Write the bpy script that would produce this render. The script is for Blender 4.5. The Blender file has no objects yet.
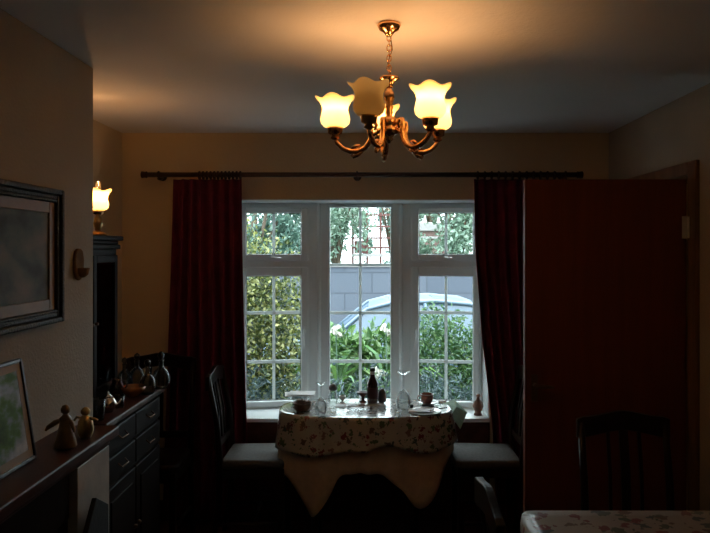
import bpy, bmesh, math, random
from mathutils import Vector, Matrix
random.seed(7)
PI = math.pi
sc = bpy.context.scene
COL = sc.collection
F = 700.0; CX = 372.0; CY = 250.0; EYE = 1.62
CEIL = 2.322

def on_z(px, py, z):
    Y = (EYE - z) * F / (py - CY)
    return ((px - CX) * Y / F, Y, z)

# ------------------------------------------------------------------ materials
def newmat(name):
    m = bpy.data.materials.new(name); m.use_nodes = True
    nt = m.node_tree
    return m, nt, nt.nodes['Principled BSDF'], nt.nodes['Material Output']

def pbr(name, col, rough=.6, metal=0., spec=.5, coat=0., noise=0., nscale=8., bump=0., bscale=60., sheen=0., stretch=None, col2=None):
    m, nt, b, o = newmat(name)
    b.inputs['Base Color'].default_value = (*col, 1)
    b.inputs['Roughness'].default_value = rough
    b.inputs['Metallic'].default_value = metal
    b.inputs['Specular IOR Level'].default_value = spec
    b.inputs['Coat Weight'].default_value = coat
    b.inputs['Coat Roughness'].default_value = .12
    b.inputs['Sheen Weight'].default_value = sheen
    tc = nt.nodes.new('ShaderNodeTexCoord')
    mp = nt.nodes.new('ShaderNodeMapping')
    nt.links.new(tc.outputs['Object'], mp.inputs['Vector'])
    if stretch: mp.inputs['Scale'].default_value = stretch
    if noise or col2:
        n = nt.nodes.new('ShaderNodeTexNoise'); n.inputs['Scale'].default_value = nscale
        n.inputs['Detail'].default_value = 5
        nt.links.new(mp.outputs[0], n.inputs['Vector'])
        r = nt.nodes.new('ShaderNodeValToRGB')
        r.color_ramp.elements[0].position = .32; r.color_ramp.elements[1].position = .68
        c2 = col2 if col2 else tuple(min(1, c * (1 + noise)) for c in col)
        c1 = col if col2 else tuple(c * (1 - noise) for c in col)
        r.color_ramp.elements[0].color = (*c1, 1); r.color_ramp.elements[1].color = (*c2, 1)
        nt.links.new(n.outputs['Fac'], r.inputs['Fac'])
        nt.links.new(r.outputs['Color'], b.inputs['Base Color'])
    if bump:
        n2 = nt.nodes.new('ShaderNodeTexNoise'); n2.inputs['Scale'].default_value = bscale
        n2.inputs['Detail'].default_value = 4
        nt.links.new(mp.outputs[0], n2.inputs['Vector'])
        bp = nt.nodes.new('ShaderNodeBump'); bp.inputs['Strength'].default_value = bump
        bp.inputs['Distance'].default_value = .01
        nt.links.new(n2.outputs['Fac'], bp.inputs['Height'])
        nt.links.new(bp.outputs['Normal'], b.inputs['Normal'])
    return m

def glassy(name, tint=(1, 1, 1), rough=.02, refl=1.0):
    """clear thin glass: transparent with a fresnel gloss"""
    m, nt, b, o = newmat(name)
    nt.nodes.remove(b)
    t = nt.nodes.new('ShaderNodeBsdfTransparent'); t.inputs[0].default_value = (*tint, 1)
    g = nt.nodes.new('ShaderNodeBsdfGlossy'); g.inputs['Roughness'].default_value = rough
    lw = nt.nodes.new('ShaderNodeLayerWeight'); lw.inputs['Blend'].default_value = .35
    mu = nt.nodes.new('ShaderNodeMath'); mu.operation = 'MULTIPLY'; mu.inputs[1].default_value = refl
    nt.links.new(lw.outputs['Fresnel'], mu.inputs[0])
    mx = nt.nodes.new('ShaderNodeMixShader')
    nt.links.new(mu.outputs[0], mx.inputs[0]); nt.links.new(t.outputs[0], mx.inputs[1]); nt.links.new(g.outputs[0], mx.inputs[2])
    nt.links.new(mx.outputs[0], o.inputs[0])
    return m

def foliage_mat(name, stops, trans=.35, k=.5):
    stops = [(p, tuple(q * k for q in c)) for p, c in stops]
    m, nt, b, o = newmat(name)
    nt.nodes.remove(b)
    g = nt.nodes.new('ShaderNodeNewGeometry')
    r = nt.nodes.new('ShaderNodeValToRGB')
    els = r.color_ramp.elements
    while len(els) < len(stops): els.new(.5)
    for e, (p, c) in zip(els, stops):
        e.position = p; e.color = (*c, 1)
    nt.links.new(g.outputs['Random Per Island'], r.inputs[0])
    d = nt.nodes.new('ShaderNodeBsdfDiffuse'); t = nt.nodes.new('ShaderNodeBsdfTranslucent')
    gl = nt.nodes.new('ShaderNodeBsdfGlossy'); gl.inputs['Roughness'].default_value = .35
    gl.inputs[0].default_value = (.6, .7, .8, 1)
    nt.links.new(r.outputs[0], d.inputs[0]); nt.links.new(r.outputs[0], t.inputs[0])
    mx = nt.nodes.new('ShaderNodeMixShader'); mx.inputs[0].default_value = trans
    nt.links.new(d.outputs[0], mx.inputs[1]); nt.links.new(t.outputs[0], mx.inputs[2])
    m2 = nt.nodes.new('ShaderNodeMixShader'); m2.inputs[0].default_value = .05
    nt.links.new(mx.outputs[0], m2.inputs[1]); nt.links.new(gl.outputs[0], m2.inputs[2])
    nt.links.new(m2.outputs[0], o.inputs[0])
    return m

def floral_mat(name, base, rough=.25, coat=.6, scale=14., cols=None):
    m, nt, b, o = newmat(name)
    tc = nt.nodes.new('ShaderNodeTexCoord')
    v = nt.nodes.new('ShaderNodeTexVoronoi'); v.inputs['Scale'].default_value = scale
    v.inputs['Randomness'].default_value = .85
    nz = nt.nodes.new('ShaderNodeTexNoise'); nz.inputs['Scale'].default_value = scale * 2.4
    ad = nt.nodes.new('ShaderNodeVectorMath'); ad.operation = 'MULTIPLY_ADD'
    ad.inputs[1].default_value = (.06, .06, .06)
    nt.links.new(tc.outputs['Object'], nz.inputs['Vector'])
    nt.links.new(nz.outputs['Color'], ad.inputs[0]); nt.links.new(tc.outputs['Object'], ad.inputs[2])
    nt.links.new(ad.outputs[0], v.inputs['Vector'])
    lt = nt.nodes.new('ShaderNodeMath'); lt.operation = 'LESS_THAN'; lt.inputs[1].default_value = .40
    nt.links.new(v.outputs['Distance'], lt.inputs[0])
    sep = nt.nodes.new('ShaderNodeSeparateColor'); nt.links.new(v.outputs['Color'], sep.inputs[0])
    r = nt.nodes.new('ShaderNodeValToRGB'); r.color_ramp.interpolation = 'CONSTANT'
    cols = cols or [(.09, .15, .08), (.20, .05, .06), (.08, .12, .12), (.22, .14, .12), (.12, .18, .10), (.13, .10, .09)]
    els = r.color_ramp.elements
    while len(els) < len(cols): els.new(.5)
    for i, c in enumerate(cols): els[i].position = i / len(cols); els[i].color = (*c, 1)
    nt.links.new(sep.outputs[0], r.inputs[0])
    mx = nt.nodes.new('ShaderNodeMixRGB'); mx.inputs[1].default_value = (*base, 1)
    nt.links.new(lt.outputs[0], mx.inputs[0]); nt.links.new(r.outputs[0], mx.inputs[2])
    nt.links.new(mx.outputs[0], b.inputs['Base Color'])
    b.inputs['Roughness'].default_value = rough
    b.inputs['Coat Weight'].default_value = coat; b.inputs['Coat Roughness'].default_value = .12
    n2 = nt.nodes.new('ShaderNodeTexNoise'); n2.inputs['Scale'].default_value = 9
    bp = nt.nodes.new('ShaderNodeBump'); bp.inputs['Strength'].default_value = .25; bp.inputs['Distance'].default_value = .01
    nt.links.new(tc.outputs['Object'], n2.inputs['Vector']); nt.links.new(n2.outputs['Fac'], bp.inputs['Height'])
    nt.links.new(bp.outputs[0], b.inputs['Normal']); nt.links.new(bp.outputs[0], b.inputs['Coat Normal'])
    return m

M = {}
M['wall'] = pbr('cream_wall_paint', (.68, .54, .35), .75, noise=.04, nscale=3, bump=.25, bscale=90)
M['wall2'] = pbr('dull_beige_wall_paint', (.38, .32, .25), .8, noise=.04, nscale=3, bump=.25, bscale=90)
M['ceil'] = pbr('ceiling_paint', (.80, .80, .82), .8, noise=.03, nscale=2, bump=.15, bscale=70)
M['carpet'] = pbr('patterned_carpet', (.05, .012, .01), .95, nscale=11, col2=(.10, .028, .018), bump=.6, bscale=300)
M['white'] = pbr('white_upvc', (.80, .85, .86), .28, noise=.02)
def bar_mat():
    m, nt, b, o = newmat('white_glazing_bar_plastic')
    t = nt.nodes.new('ShaderNodeBsdfTranslucent'); t.inputs[0].default_value = (.78, .82, .82, 1)
    b.inputs['Base Color'].default_value = (.82, .84, .84, 1); b.inputs['Roughness'].default_value = .3
    mx = nt.nodes.new('ShaderNodeMixShader'); mx.inputs[0].default_value = .35
    nt.links.new(b.outputs[0], mx.inputs[1]); nt.links.new(t.outputs[0], mx.inputs[2]); nt.links.new(mx.outputs[0], o.inputs[0])
    return m
M['barplastic'] = bar_mat()
M['gasket'] = pbr('black_rubber', (.02, .02, .02), .6)
M['door'] = pbr('mahogany_door_veneer', (.115, .026, .012), .5, nscale=3, col2=(.145, .032, .014), stretch=(9, 9, .6), spec=.3)
M['arch'] = pbr('varnished_architrave', (.16, .075, .035), .4, noise=.25, nscale=4, stretch=(6, 6, .5))
M['dark'] = pbr('dark_polished_wood', (.011, .005, .0035), .34, noise=.4, nscale=5, stretch=(6, 6, .8), spec=.16)
M['ebony'] = pbr('blackened_oak', (.009, .0045, .003), .5, noise=.4, nscale=5, stretch=(6, .8, 6), spec=.12)
M['mantel'] = pbr('mahogany_mantel_wood', (.06, .017, .010), .38, noise=.3, nscale=4, stretch=(5, .7, 5), spec=.3)
M['marble'] = pbr('beige_marble', (.50, .46, .41), .4, nscale=9, col2=(.34, .30, .26), bump=.1)
M['iron'] = pbr('black_cast_iron', (.012, .012, .013), .55, bump=.2)
M['brass'] = pbr('polished_brass', (.92, .52, .26), .2, metal=1.)
M['brass2'] = pbr('aged_and_unlit_brass', (.50, .28, .11), .32, metal=1., noise=.2)
M['bronze'] = pbr('dull_bronze', (.14, .08, .05), .45, metal=.9)
M['chrome'] = pbr('polished_steel', (.85, .85, .87), .38, metal=1.)
M['silver'] = pbr('silver_plate', (.62, .60, .58), .2, metal=1.)
M['seat'] = pbr('grey_seat_fabric', (.105, .10, .092), .85, noise=.18, nscale=60, bump=.3, bscale=250)
M['curtain'] = pbr('wine_red_curtain', (.135, .006, .030), .9, noise=.25, nscale=14, bump=.2, bscale=120)
M['pole'] = pbr('dark_pole_wood', (.05, .018, .01), .4, noise=.3, nscale=10)
M['vinyl'] = floral_mat('floral_vinyl_cloth', (.46, .46, .43), .2, 1., 25)
M['vinyl2'] = floral_mat('floral_cotton_cloth', (.27, .24, .20), .5, .15, 19, [(.05, .07, .04), (.13, .02, .02), (.10, .06, .04), (.15, .03, .03), (.04, .06, .06)])
M['under'] = pbr('peach_undercloth', (.60, .48, .36), .8, noise=.08, nscale=30, bump=.15, bscale=200)
M['china'] = pbr('white_china', (.80, .79, .77), .12, coat=.5)
M['pinkchina'] = pbr('pink_glazed_china', (.42, .20, .17), .15, coat=.5)
M['paper'] = pbr('white_paper_napkin', (.80, .80, .80), .8, bump=.1)
M['green_nap'] = pbr('pale_green_napkin', (.27, .40, .28), .8, noise=.12, nscale=40)
M['wicker'] = pbr('brown_wicker', (.22, .10, .045), .6, nscale=70, col2=(.08, .035, .018), bump=.8, bscale=120)
M['bottle'] = pbr('brown_bottle_glass', (.055, .012, .006), .06, coat=1., spec=.8)
M['label'] = pbr('dark_red_label', (.05, .012, .01), .5)
M['cap'] = pbr('black_cap', (.02, .02, .02), .35)
M['grey'] = pbr('grey_stoneware', (.16, .15, .15), .5, noise=.2, nscale=30)
M['figure'] = pbr('brown_pottery', (.20, .085, .05), .35, noise=.25, nscale=30)
M['plaque'] = pbr('brown_matt_wood', (.20, .11, .05), .85, spec=.1, noise=.2)
M['amber'] = pbr('amber_resin', (.26, .14, .05), .3, coat=.4, noise=.3, nscale=30)
M['gold'] = pbr('gilt_metal', (.55, .38, .16), .3, metal=.8)
M['orangewood'] = pbr('orange_lacquer_wood', (.40, .13, .03), .2, noise=.3, nscale=12, coat=.5)
M['glass'] = glassy('window_glass', (.96, .99, .98), 0.0, .55)
M['clear'] = glassy('drinking_glass', (.97, .98, .985), .03, .55)
M['smoke'] = glassy('smoky_crystal', (.55, .58, .62), .04, 1.2)
M['frame1'] = pbr('carved_dark_frame', (.028, .028, .024), .55, noise=.4, nscale=40, bump=.6, bscale=110)
M['gilt'] = pbr('gilt_slip', (.24, .125, .045), .5, noise=.15, nscale=20)
M['mount'] = pbr('cream_mount', (.28, .22, .15), .7)
M['frame2'] = pbr('black_thin_frame', (.02, .017, .015), .3, coat=.3)
M['mount2'] = pbr('pale_mount_card', (.50, .44, .36), .7)
M['render'] = pbr('pale_render', (.40, .38, .38), .8, noise=.08)
M['pinkbrick'] = pbr('pink_brown_brick', (.22, .14, .125), .8, nscale=14, col2=(.17, .10, .09))
M['redwood'] = pbr('red_stained_timber', (.13, .045, .04), .7, noise=.2)
M['bark'] = pbr('grey_bark', (.12, .09, .065), .9, noise=.3, nscale=14, bump=.8, bscale=30)
M['soil'] = pbr('dark_grass_ground', (.03, .055, .02), .95, nscale=6, col2=(.05, .07, .03), bump=.5)  # dark green grass colour, mottled by noise
M['road'] = pbr('grey_concrete', (.22, .22, .22), .9, noise=.15, nscale=30)
M['carpaint'] = pbr('silver_blue_car_paint', (.085, .13, .18), .35, metal=.1, coat=.3)
M['carglass'] = pbr('car_window_glass', (.07, .11, .16), .15, coat=.2, spec=.5)
M['tyre'] = pbr('black_tyre', (.02, .02, .02), .8)
M['petal'] = pbr('white_petal', (.5, .5, .46), .6)
M['plastic'] = pbr('cream_switch_plastic', (.6, .56, .46), .4)

def picture_mat(name, a, b_, c, d, sc_):
    m, nt, b, o = newmat(name)
    tc = nt.nodes.new('ShaderNodeTexCoord')
    mp = nt.nodes.new('ShaderNodeMapping'); mp.inputs['Scale'].default_value = (1, .7, 1.2)
    n = nt.nodes.new('ShaderNodeTexNoise'); n.inputs['Scale'].default_value = sc_; n.inputs['Detail'].default_value = 6
    r = nt.nodes.new('ShaderNodeValToRGB')
    while len(r.color_ramp.elements) < 4: r.color_ramp.elements.new(.5)
    for e, p, cc in zip(r.color_ramp.elements, (.3, .45, .56, .7), (a, b_, c, d)):
        e.position = p; e.color = (*cc, 1)
    nt.links.new(tc.outputs['Object'], mp.inputs[0]); nt.links.new(mp.outputs[0], n.inputs['Vector'])
    nt.links.new(n.outputs['Fac'], r.inputs[0]); nt.links.new(r.outputs[0], b.inputs['Base Color'])
    b.inputs['Roughness'].default_value = .6; b.inputs['Specular IOR Level'].default_value = .2
    return m
M['painting'] = picture_mat('muted_landscape_print', (.05, .06, .06), (.09, .12, .12), (.15, .15, .14), (.20, .18, .16), 11)
M['photo'] = picture_mat('garden_photograph', (.06, .12, .06), (.14, .30, .10), (.40, .52, .60), (.75, .82, .88), 13)

def block_mat():
    m, nt, b, o = newmat('grey_block_wall')
    tc = nt.nodes.new('ShaderNodeTexCoord')
    mp = nt.nodes.new('ShaderNodeMapping'); mp.inputs['Rotation'].default_value = (PI / 2, 0, 0)
    br = nt.nodes.new('ShaderNodeTexBrick')
    br.inputs['Scale'].default_value = 1.; br.inputs['Brick Width'].default_value = .9; br.inputs['Row Height'].default_value = .34
    br.inputs['Mortar Size'].default_value = .012
    br.inputs['Color1'].default_value = (.068, .082, .108, 1); br.inputs['Color2'].default_value = (.082, .096, .122, 1)
    br.inputs['Mortar'].default_value = (.05, .06, .078, 1)
    nt.links.new(tc.outputs['Object'], mp.inputs[0]); nt.links.new(mp.outputs[0], br.inputs['Vector'])
    nt.links.new(br.outputs['Color'], b.inputs['Base Color']); b.inputs['Roughness'].default_value = .9
    return m
M['block'] = block_mat()

def shade_mat():
    m, nt, b, o = newmat('frosted_cream_glass')
    nt.nodes.remove(b)
    d = nt.nodes.new('ShaderNodeBsdfDiffuse'); d.inputs[0].default_value = (.66, .50, .26, 1)
    t = nt.nodes.new('ShaderNodeBsdfTranslucent'); t.inputs[0].default_value = (.92, .80, .46, 1)
    g = nt.nodes.new('ShaderNodeBsdfGlossy'); g.inputs['Roughness'].default_value = .2
    mx = nt.nodes.new('ShaderNodeMixShader'); mx.inputs[0].default_value = .76
    m2 = nt.nodes.new('ShaderNodeMixShader'); m2.inputs[0].default_value = .06
    nt.links.new(d.outputs[0], mx.inputs[1]); nt.links.new(t.outputs[0], mx.inputs[2])
    nt.links.new(mx.outputs[0], m2.inputs[1]); nt.links.new(g.outputs[0], m2.inputs[2])
    nt.links.new(m2.outputs[0], o.inputs[0])
    return m
M['shade'] = shade_mat()
def emit(name, col, s):
    m, nt, b, o = newmat(name)
    b.inputs['Base Color'].default_value = (*col, 1)
    b.inputs['Emission Color'].default_value = (*col, 1); b.inputs['Emission Strength'].default_value = s
    return m
M['bulb'] = emit('glowing_bulb', (1, .68, .34), 14.)
M['bulboff'] = pbr('unlit_pearl_bulb', (.7, .66, .6), .3)

# ------------------------------------------------------------------ geometry helpers
def box(bm, c, s, rot=None):
    v = []
    for dx in (-.5, .5):
        for dy in (-.5, .5):
            for dz in (-.5, .5):
                p = Vector((dx * s[0], dy * s[1], dz * s[2]))
                if rot: p = rot @ p
                v.append(bm.verts.new(p + Vector(c)))
    for f in ((0, 1, 3, 2), (4, 6, 7, 5), (0, 4, 5, 1), (2, 3, 7, 6), (0, 2, 6, 4), (1, 5, 7, 3)):
        bm.faces.new([v[i] for i in f])

def bb(bm, x0, x1, y0, y1, z0, z1):
    box(bm, ((x0 + x1) / 2, (y0 + y1) / 2, (z0 + z1) / 2), (abs(x1 - x0), abs(y1 - y0), abs(z1 - z0)))

def lathe(bm, prof, c=(0, 0, 0), n=20, wob=None, cap=True):
    rings = []
    for k, (r, z) in enumerate(prof):
        ring = []
        for i in range(n):
            a = 2 * PI * i / n
            rr, zz = r, z
            if wob: rr, zz = wob(a, r, z, k)
            ring.append(bm.verts.new((c[0] + rr * math.cos(a), c[1] + rr * math.sin(a), c[2] + zz)))
        rings.append(ring)
    for a, b in zip(rings, rings[1:]):
        for i in range(n):
            bm.faces.new((a[i], a[(i + 1) % n], b[(i + 1) % n], b[i]))
    if cap:
        bm.faces.new(list(reversed(rings[0]))); bm.faces.new(rings[-1])

def tube(bm, pts, r, n=8, cap=True):
    pts = [Vector(p) for p in pts]
    rs = r if isinstance(r, (list, tuple)) else [r] * len(pts)
    rings = []
    up = None
    for i, p in enumerate(pts):
        t = (pts[min(i + 1, len(pts) - 1)] - pts[max(i - 1, 0)]).normalized()
        if up is None:
            up = Vector((0, 0, 1)) if abs(t.z) < .9 else Vector((1, 0, 0))
        a = t.cross(up).normalized(); b = a.cross(t).normalized(); up = b
        rings.append([bm.verts.new(p + rs[i] * (math.cos(2 * PI * k / n) * a + math.sin(2 * PI * k / n) * b)) for k in range(n)])
    for a, b in zip(rings, rings[1:]):
        for i in range(n):
            bm.faces.new((a[i], a[(i + 1) % n], b[(i + 1) % n], b[i]))
    if cap:
        bm.faces.new(list(reversed(rings[0]))); bm.faces.new(rings[-1])

def torus(bm, c, R, r, axis='x', n=16, m=6):
    rings = []
    for i in range(n):
        a = 2 * PI * i / n
        ring = []
        for j in range(m):
            b = 2 * PI * j / m
            q = R + r * math.cos(b); h = r * math.sin(b)
            u, v = q * math.cos(a), q * math.sin(a)
            p = {'x': (h, u, v), 'y': (u, h, v), 'z': (u, v, h)}[axis]
            ring.append(bm.verts.new((c[0] + p[0], c[1] + p[1], c[2] + p[2])))
        rings.append(ring)
    for i in range(n):
        A, B = rings[i], rings[(i + 1) % n]
        for j in range(m):
            bm.faces.new((A[j], A[(j + 1) % m], B[(j + 1) % m], B[j]))

def prism(bm, poly, a0, a1, axis='y'):
    """poly of (u, v); axis is the extrusion axis. y: (x,z); x: (y,z); z: (x,y)"""
    def P(u, v, w):
        return {'y': (u, w, v), 'x': (w, u, v), 'z': (u, v, w)}[axis]
    A = [bm.verts.new(P(u, v, a0)) for u, v in poly]
    B = [bm.verts.new(P(u, v, a1)) for u, v in poly]
    n = len(poly)
    bm.faces.new(A); bm.faces.new(list(reversed(B)))
    for i in range(n):
        bm.faces.new((A[i], B[i], B[(i + 1) % n], A[(i + 1) % n]))

def obj(name, bm, mat, parent=None, smooth=False, bevel=0., solid=0., loc=None, sub=0):
    bmesh.ops.recalc_face_normals(bm, faces=bm.faces)
    me = bpy.data.meshes.new(name); bm.to_mesh(me); bm.free()
    me.materials.append(M[mat] if isinstance(mat, str) else mat)
    if smooth:
        for p in me.polygons: p.use_smooth = True
    o = bpy.data.objects.new(name, me); COL.objects.link(o)
    if parent: o.parent = parent
    if loc: o.location = loc
    if solid:
        s = o.modifiers.new('solid', 'SOLIDIFY'); s.thickness = solid; s.offset = 0
    if bevel:
        b = o.modifiers.new('bevel', 'BEVEL'); b.width = bevel; b.segments = 2; b.limit_method = 'ANGLE'
    if sub:
        s = o.modifiers.new('sub', 'SUBSURF'); s.levels = sub; s.render_levels = sub
    return o

def NB(): return bmesh.new()
def one(fn, *a, **k):
    bm = NB(); fn(bm, *a, **k); return bm

def tag(o, label=None, cat=None, group=None, kind=None):
    if label: o['label'] = label
    if cat: o['category'] = cat
    if group: o['group'] = group
    if kind: o['kind'] = kind
    return o

def empty(name, loc=(0, 0, 0), rz=0., label=None, cat=None, group=None, kind=None):
    o = bpy.data.objects.new(name, None); COL.objects.link(o)
    o.location = loc; o.rotation_euler = (0, 0, rz); o.empty_display_size = .05
    return tag(o, label, cat, group, kind)

def struct(name, bm, mat, label=None, **k):
    o = obj(name, bm, mat, **k); o['kind'] = 'structure'
    if label: o['label'] = label
    return o

def copy_tree(o, parent=None):
    c = o.copy(); COL.objects.link(c)
    if parent: c.parent = parent
    for ch in list(o.children): copy_tree(ch, c)
    return c

# ------------------------------------------------------------------ room shell
XL, XR, XB = -1.50, 1.42, -1.074      # alcove wall, right wall, chimney breast face
YB, YF = 4.20, -1.20                  # window wall, wall behind the camera
YC = 2.70                             # far corner of the chimney breast
WT = .12
struct('floor', one(bb, XL - .3, XR + 1.4, YF - .2, YB + .34, -.06, 0), 'carpet', 'dark red patterned carpet floor')
struct('ceiling', one(bb, XL - .3, XR + 1.4, YF - .2, YB + .36, CEIL, CEIL + .1), 'ceil', 'off white painted ceiling')
bm = NB()
bb(bm, XL - WT, XL, YC - .1, YB + .3, 0, CEIL)
struct('wall_left', bm, 'wall', 'cream alcove wall on the left')
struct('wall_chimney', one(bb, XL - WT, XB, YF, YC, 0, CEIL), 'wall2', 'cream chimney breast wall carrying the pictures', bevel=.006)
# back (window) wall with an opening
OX0, OX1, OZ0, OZ1 = -.872, .705, .600, 1.926
bm = NB()
bb(bm, XL, OX0, YB, YB + .30, 0, CEIL)
bb(bm, OX1, XR + WT, YB, YB + .30, 0, CEIL)
bb(bm, OX0, OX1, YB, YB + .37, OZ1, CEIL)
bb(bm, OX0, OX1, YB, YB + .42, 0, OZ0)
struct('wall_back', bm, 'wall', 'cream window wall')
# right wall with a doorway
DY0, DY1, DZ = 3.11, 3.86, 1.955
bm = NB()
bb(bm, XR, XR + WT, YF, DY0, 0, CEIL); bb(bm, XR, XR + WT, DY1, YB, 0, CEIL); bb(bm, XR, XR + WT, DY0, DY1, DZ, CEIL)
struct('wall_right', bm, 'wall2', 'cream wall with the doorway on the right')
struct('wall_front', one(bb, XL - WT, XR + WT, YF - .12, YF, 0, CEIL), 'wall', 'cream wall behind the viewer')
bm = NB()
bb(bm, XR + 1.2, XR + 1.3, 2.4, YB + .2, 0, CEIL); bb(bm, XR + WT, XR + 1.2, 2.3, 2.4, 0, CEIL); bb(bm, XR + WT, XR + 1.2, YB + .1, YB + .2, 0, CEIL)
struct('wall_hall', bm, 'wall', 'cream hall walls beyond the doorway')
# baseboards
struct('baseboard_back', one(bb, XL, XR, YB - .018, YB, 0, .12), 'mantel', 'dark wooden skirting under the window', bevel=.004)
bm = NB(); bb(bm, XR - .018, XR, YF, 3.03, 0, .12)
struct('baseboard_right', bm, 'mantel', 'dark wooden skirting on the right', bevel=.004)
struct('baseboard_left', one(bb, XL, XL + .018, YC, YB, 0, .12), 'mantel', 'dark wooden skirting in the alcove', bevel=.004)
# architrave + lining
bm = NB()
bb(bm, XR - .020, XR, 3.03, DY0, 0, 2.012); bb(bm, XR - .020, XR, DY1, DY1 + .09, 0, 2.012); bb(bm, XR - .020, XR, DY0, DY1, DZ, 2.012)
bb(bm, XR, XR + WT, DY0, DY0 + .012, 0, DZ); bb(bm, XR, XR + WT, DY1 - .012, DY1, 0, DZ); bb(bm, XR, XR + WT, DY0, DY1, DZ - .012, DZ)
struct('trim_1', bm, 'arch', 'varnished wooden architrave around the doorway', bevel=.005)
struct('trim_4', one(bb, OX0, OX1, YB - .012, YB, .12, .59), 'mantel', 'dark red brown panel under the window sill', bevel=.003)
# sill + reveal lining (white)
bm = NB()
prism(bm, [(OX0 - .0, YB - .03), (OX1 + .0, YB - .03), (OX1, 4.45), (.19, 4.53), (-.345, 4.53), (OX0, 4.45)], .592, .616, 'z')
struct('trim_2', bm, 'white', 'white window sill', bevel=.006)
bm = NB()
bb(bm, OX0, OX0 + .008, YB + .002, 4.50, OZ0, OZ1); bb(bm, OX1 - .008, OX1, YB + .002, 4.50, OZ0, OZ1)
bb(bm, OX0, OX1, YB + .002, 4.565, OZ1 - .008, OZ1)
struct('trim_3', bm, 'white', 'white reveal and soffit round the window')

# ------------------------------------------------------------------ windows
def to_sec(sec):
    p0, p1 = sec
    u = Vector((p1[0] - p0[0], p1[1] - p0[1])); L = u.length
    return math.atan2(u.y, u.x), L

def ring(bm, x0, x1, z0, z1, w, y0, y1, wb=None):
    wb = wb or w
    bb(bm, x0, x0 + w, y0, y1, z0, z1); bb(bm, x1 - w, x1, y0, y1, z0, z1)
    bb(bm, x0 + w, x1 - w, y0, y1, z1 - w, z1); bb(bm, x0 + w, x1 - w, y0, y1, z0, z0 + wb)

WT0, WB0 = 1.918, .618
BZ = (1.219, .906)
def pane(name, root, x0, x1, z0, z1, y=.03):
    bm = NB(); bb(bm, x0, x1, y - .003, y + .003, z0, z1)
    return obj('pane', bm, 'glass', root)
def bars(root, x0, x1, z0, z1, zs, y=.03):
    bm = NB(); w = .009
    xm = (x0 + x1) / 2
    bb(bm, xm - w, xm + w, y - .012, y - .004, z0, z1)
    for z in zs: bb(bm, x0, x1, y - .014, y - .004, z - w * 1.2, z + w * 1.2)
    obj('glazing_bar', bm, 'barplastic', root, bevel=.005)
def gasket(root, x0, x1, z0, z1, y0=-.008):
    bm = NB(); ring(bm, x0 - .002, x1 + .002, z0 - .002, z1 + .002, .005, .004, .02); obj('gasket', bm, 'gasket', root)

def side_window(idx, p0, p1, mirror, label):
    ang, L = to_sec((p0, p1))
    root = empty('window_%d' % idx, (p0[0], p0[1], 0), ang, label, None, None, 'structure')
    g = (lambda u: L - u) if mirror else (lambda u: u)     # u measured from the corner post
    def X(a, b):
        a, b = g(a), g(b); return min(a, b), max(a, b)
    bm = NB()
    x0, x1 = X(.0, L)
    ring(bm, x0, x1, WB0, WT0, .058, -.005, .065, wb=.02)
    fx0, fx1 = X(.0, .080); bb(bm, fx0, fx1, -.004, .064, WB0, WT0)
    bb(bm, x0 + .05, x1 - .05, -.005, .065, 1.505, 1.56)
    obj('window_frame', bm, 'white', root, bevel=.004)
    gx0, gx1 = X(.115, .460); sx0, sx1 = X(.070, .500)
    for (sz0, sz1, gz0, gz1, zs, nm) in ((1.553, 1.888, 1.594, 1.856, (), 'vent'), (.626, 1.512, .660, 1.454, BZ, 'casement')):
        bm = NB()
        # sash as a ring whose inner edge is the glass edge
        bb(bm, sx0, gx0, -.025, .04, sz0, sz1); bb(bm, gx1, sx1, -.025, .04, sz0, sz1)
        bb(bm, gx0, gx1, -.025, .04, gz1, sz1); bb(bm, gx0, gx1, -.025, .04, sz0, gz0)
        s = obj('sash', bm, 'white', root, bevel=.006)
        pane('pane', root, gx0, gx1, gz0, gz1); bars(root, gx0, gx1, gz0, gz1, zs); gasket(root, gx0, gx1, gz0, gz1)
        if nm == 'vent':
            xm = (gx0 + gx1) / 2
            bm = NB(); bb(bm, xm - .018, xm + .018, -.035, -.024, 1.565, 1.58); tube(bm, [(xm - .01, -.04, 1.572), (xm + .045, -.046, 1.568)], .006)
            obj('handle', bm, 'chrome', s, bevel=.002)
        else:
            xh = (sx0 + gx0) / 2 if not mirror else (sx1 + gx1) / 2
            bm = NB(); bb(bm, xh - .010, xh + .010, -.036, -.024, 1.03, 1.13)
            d = -1 if mirror else 1
            tube(bm, [(xh, -.036, 1.11), (xh, -.05, 1.11), (xh + d * .0, -.052, 1.085), (xh - d * .004, -.05, 1.0)], [.008, .008, .008, .006])
            obj('handle', bm, 'white', s, bevel=.002, smooth=False)
CPL, CPR = (-.341, 4.50), (.186, 4.50)
side_window(1, (-.859, 4.43), CPL, True, 'left casement window with small vent above')
side_window(3, CPR, (.695, 4.43), False, 'right casement window with small vent above')
root = empty('window_2', (0, 0, 0), 0, 'tall fixed centre window with eight small panes', None, None, 'structure')
bm = NB()
cx0, cx1 = CPL[0], CPR[0]; gx0, gx1 = (330 - CX) * 4.5 / F, (390.5 - CX) * 4.5 / F
bb(bm, cx0, gx0 - .012, 4.495, 4.56, WB0, WT0); bb(bm, gx1 + .012, cx1, 4.495, 4.56, WB0, WT0)
bb(bm, gx0 - .012, gx1 + .012, 4.495, 4.56, 1.905, WT0); bb(bm, gx0 - .012, gx1 + .012, 4.495, 4.56, WB0, .645)
obj('window_frame', bm, 'white', root, bevel=.004)
bm = NB()
tube(bm, [(cx0, 4.50, WB0), (cx0, 4.50, WT0)], .016, 8); tube(bm, [(cx1, 4.50, WB0), (cx1, 4.50, WT0)], .016, 8)
obj('corner_post', bm, 'white', root, smooth=True)
bm = NB()
bb(bm, gx0 - .012, gx0, 4.488, 4.53, .645, 1.905); bb(bm, gx1, gx1 + .012, 4.488, 4.53, .645, 1.905)
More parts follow.
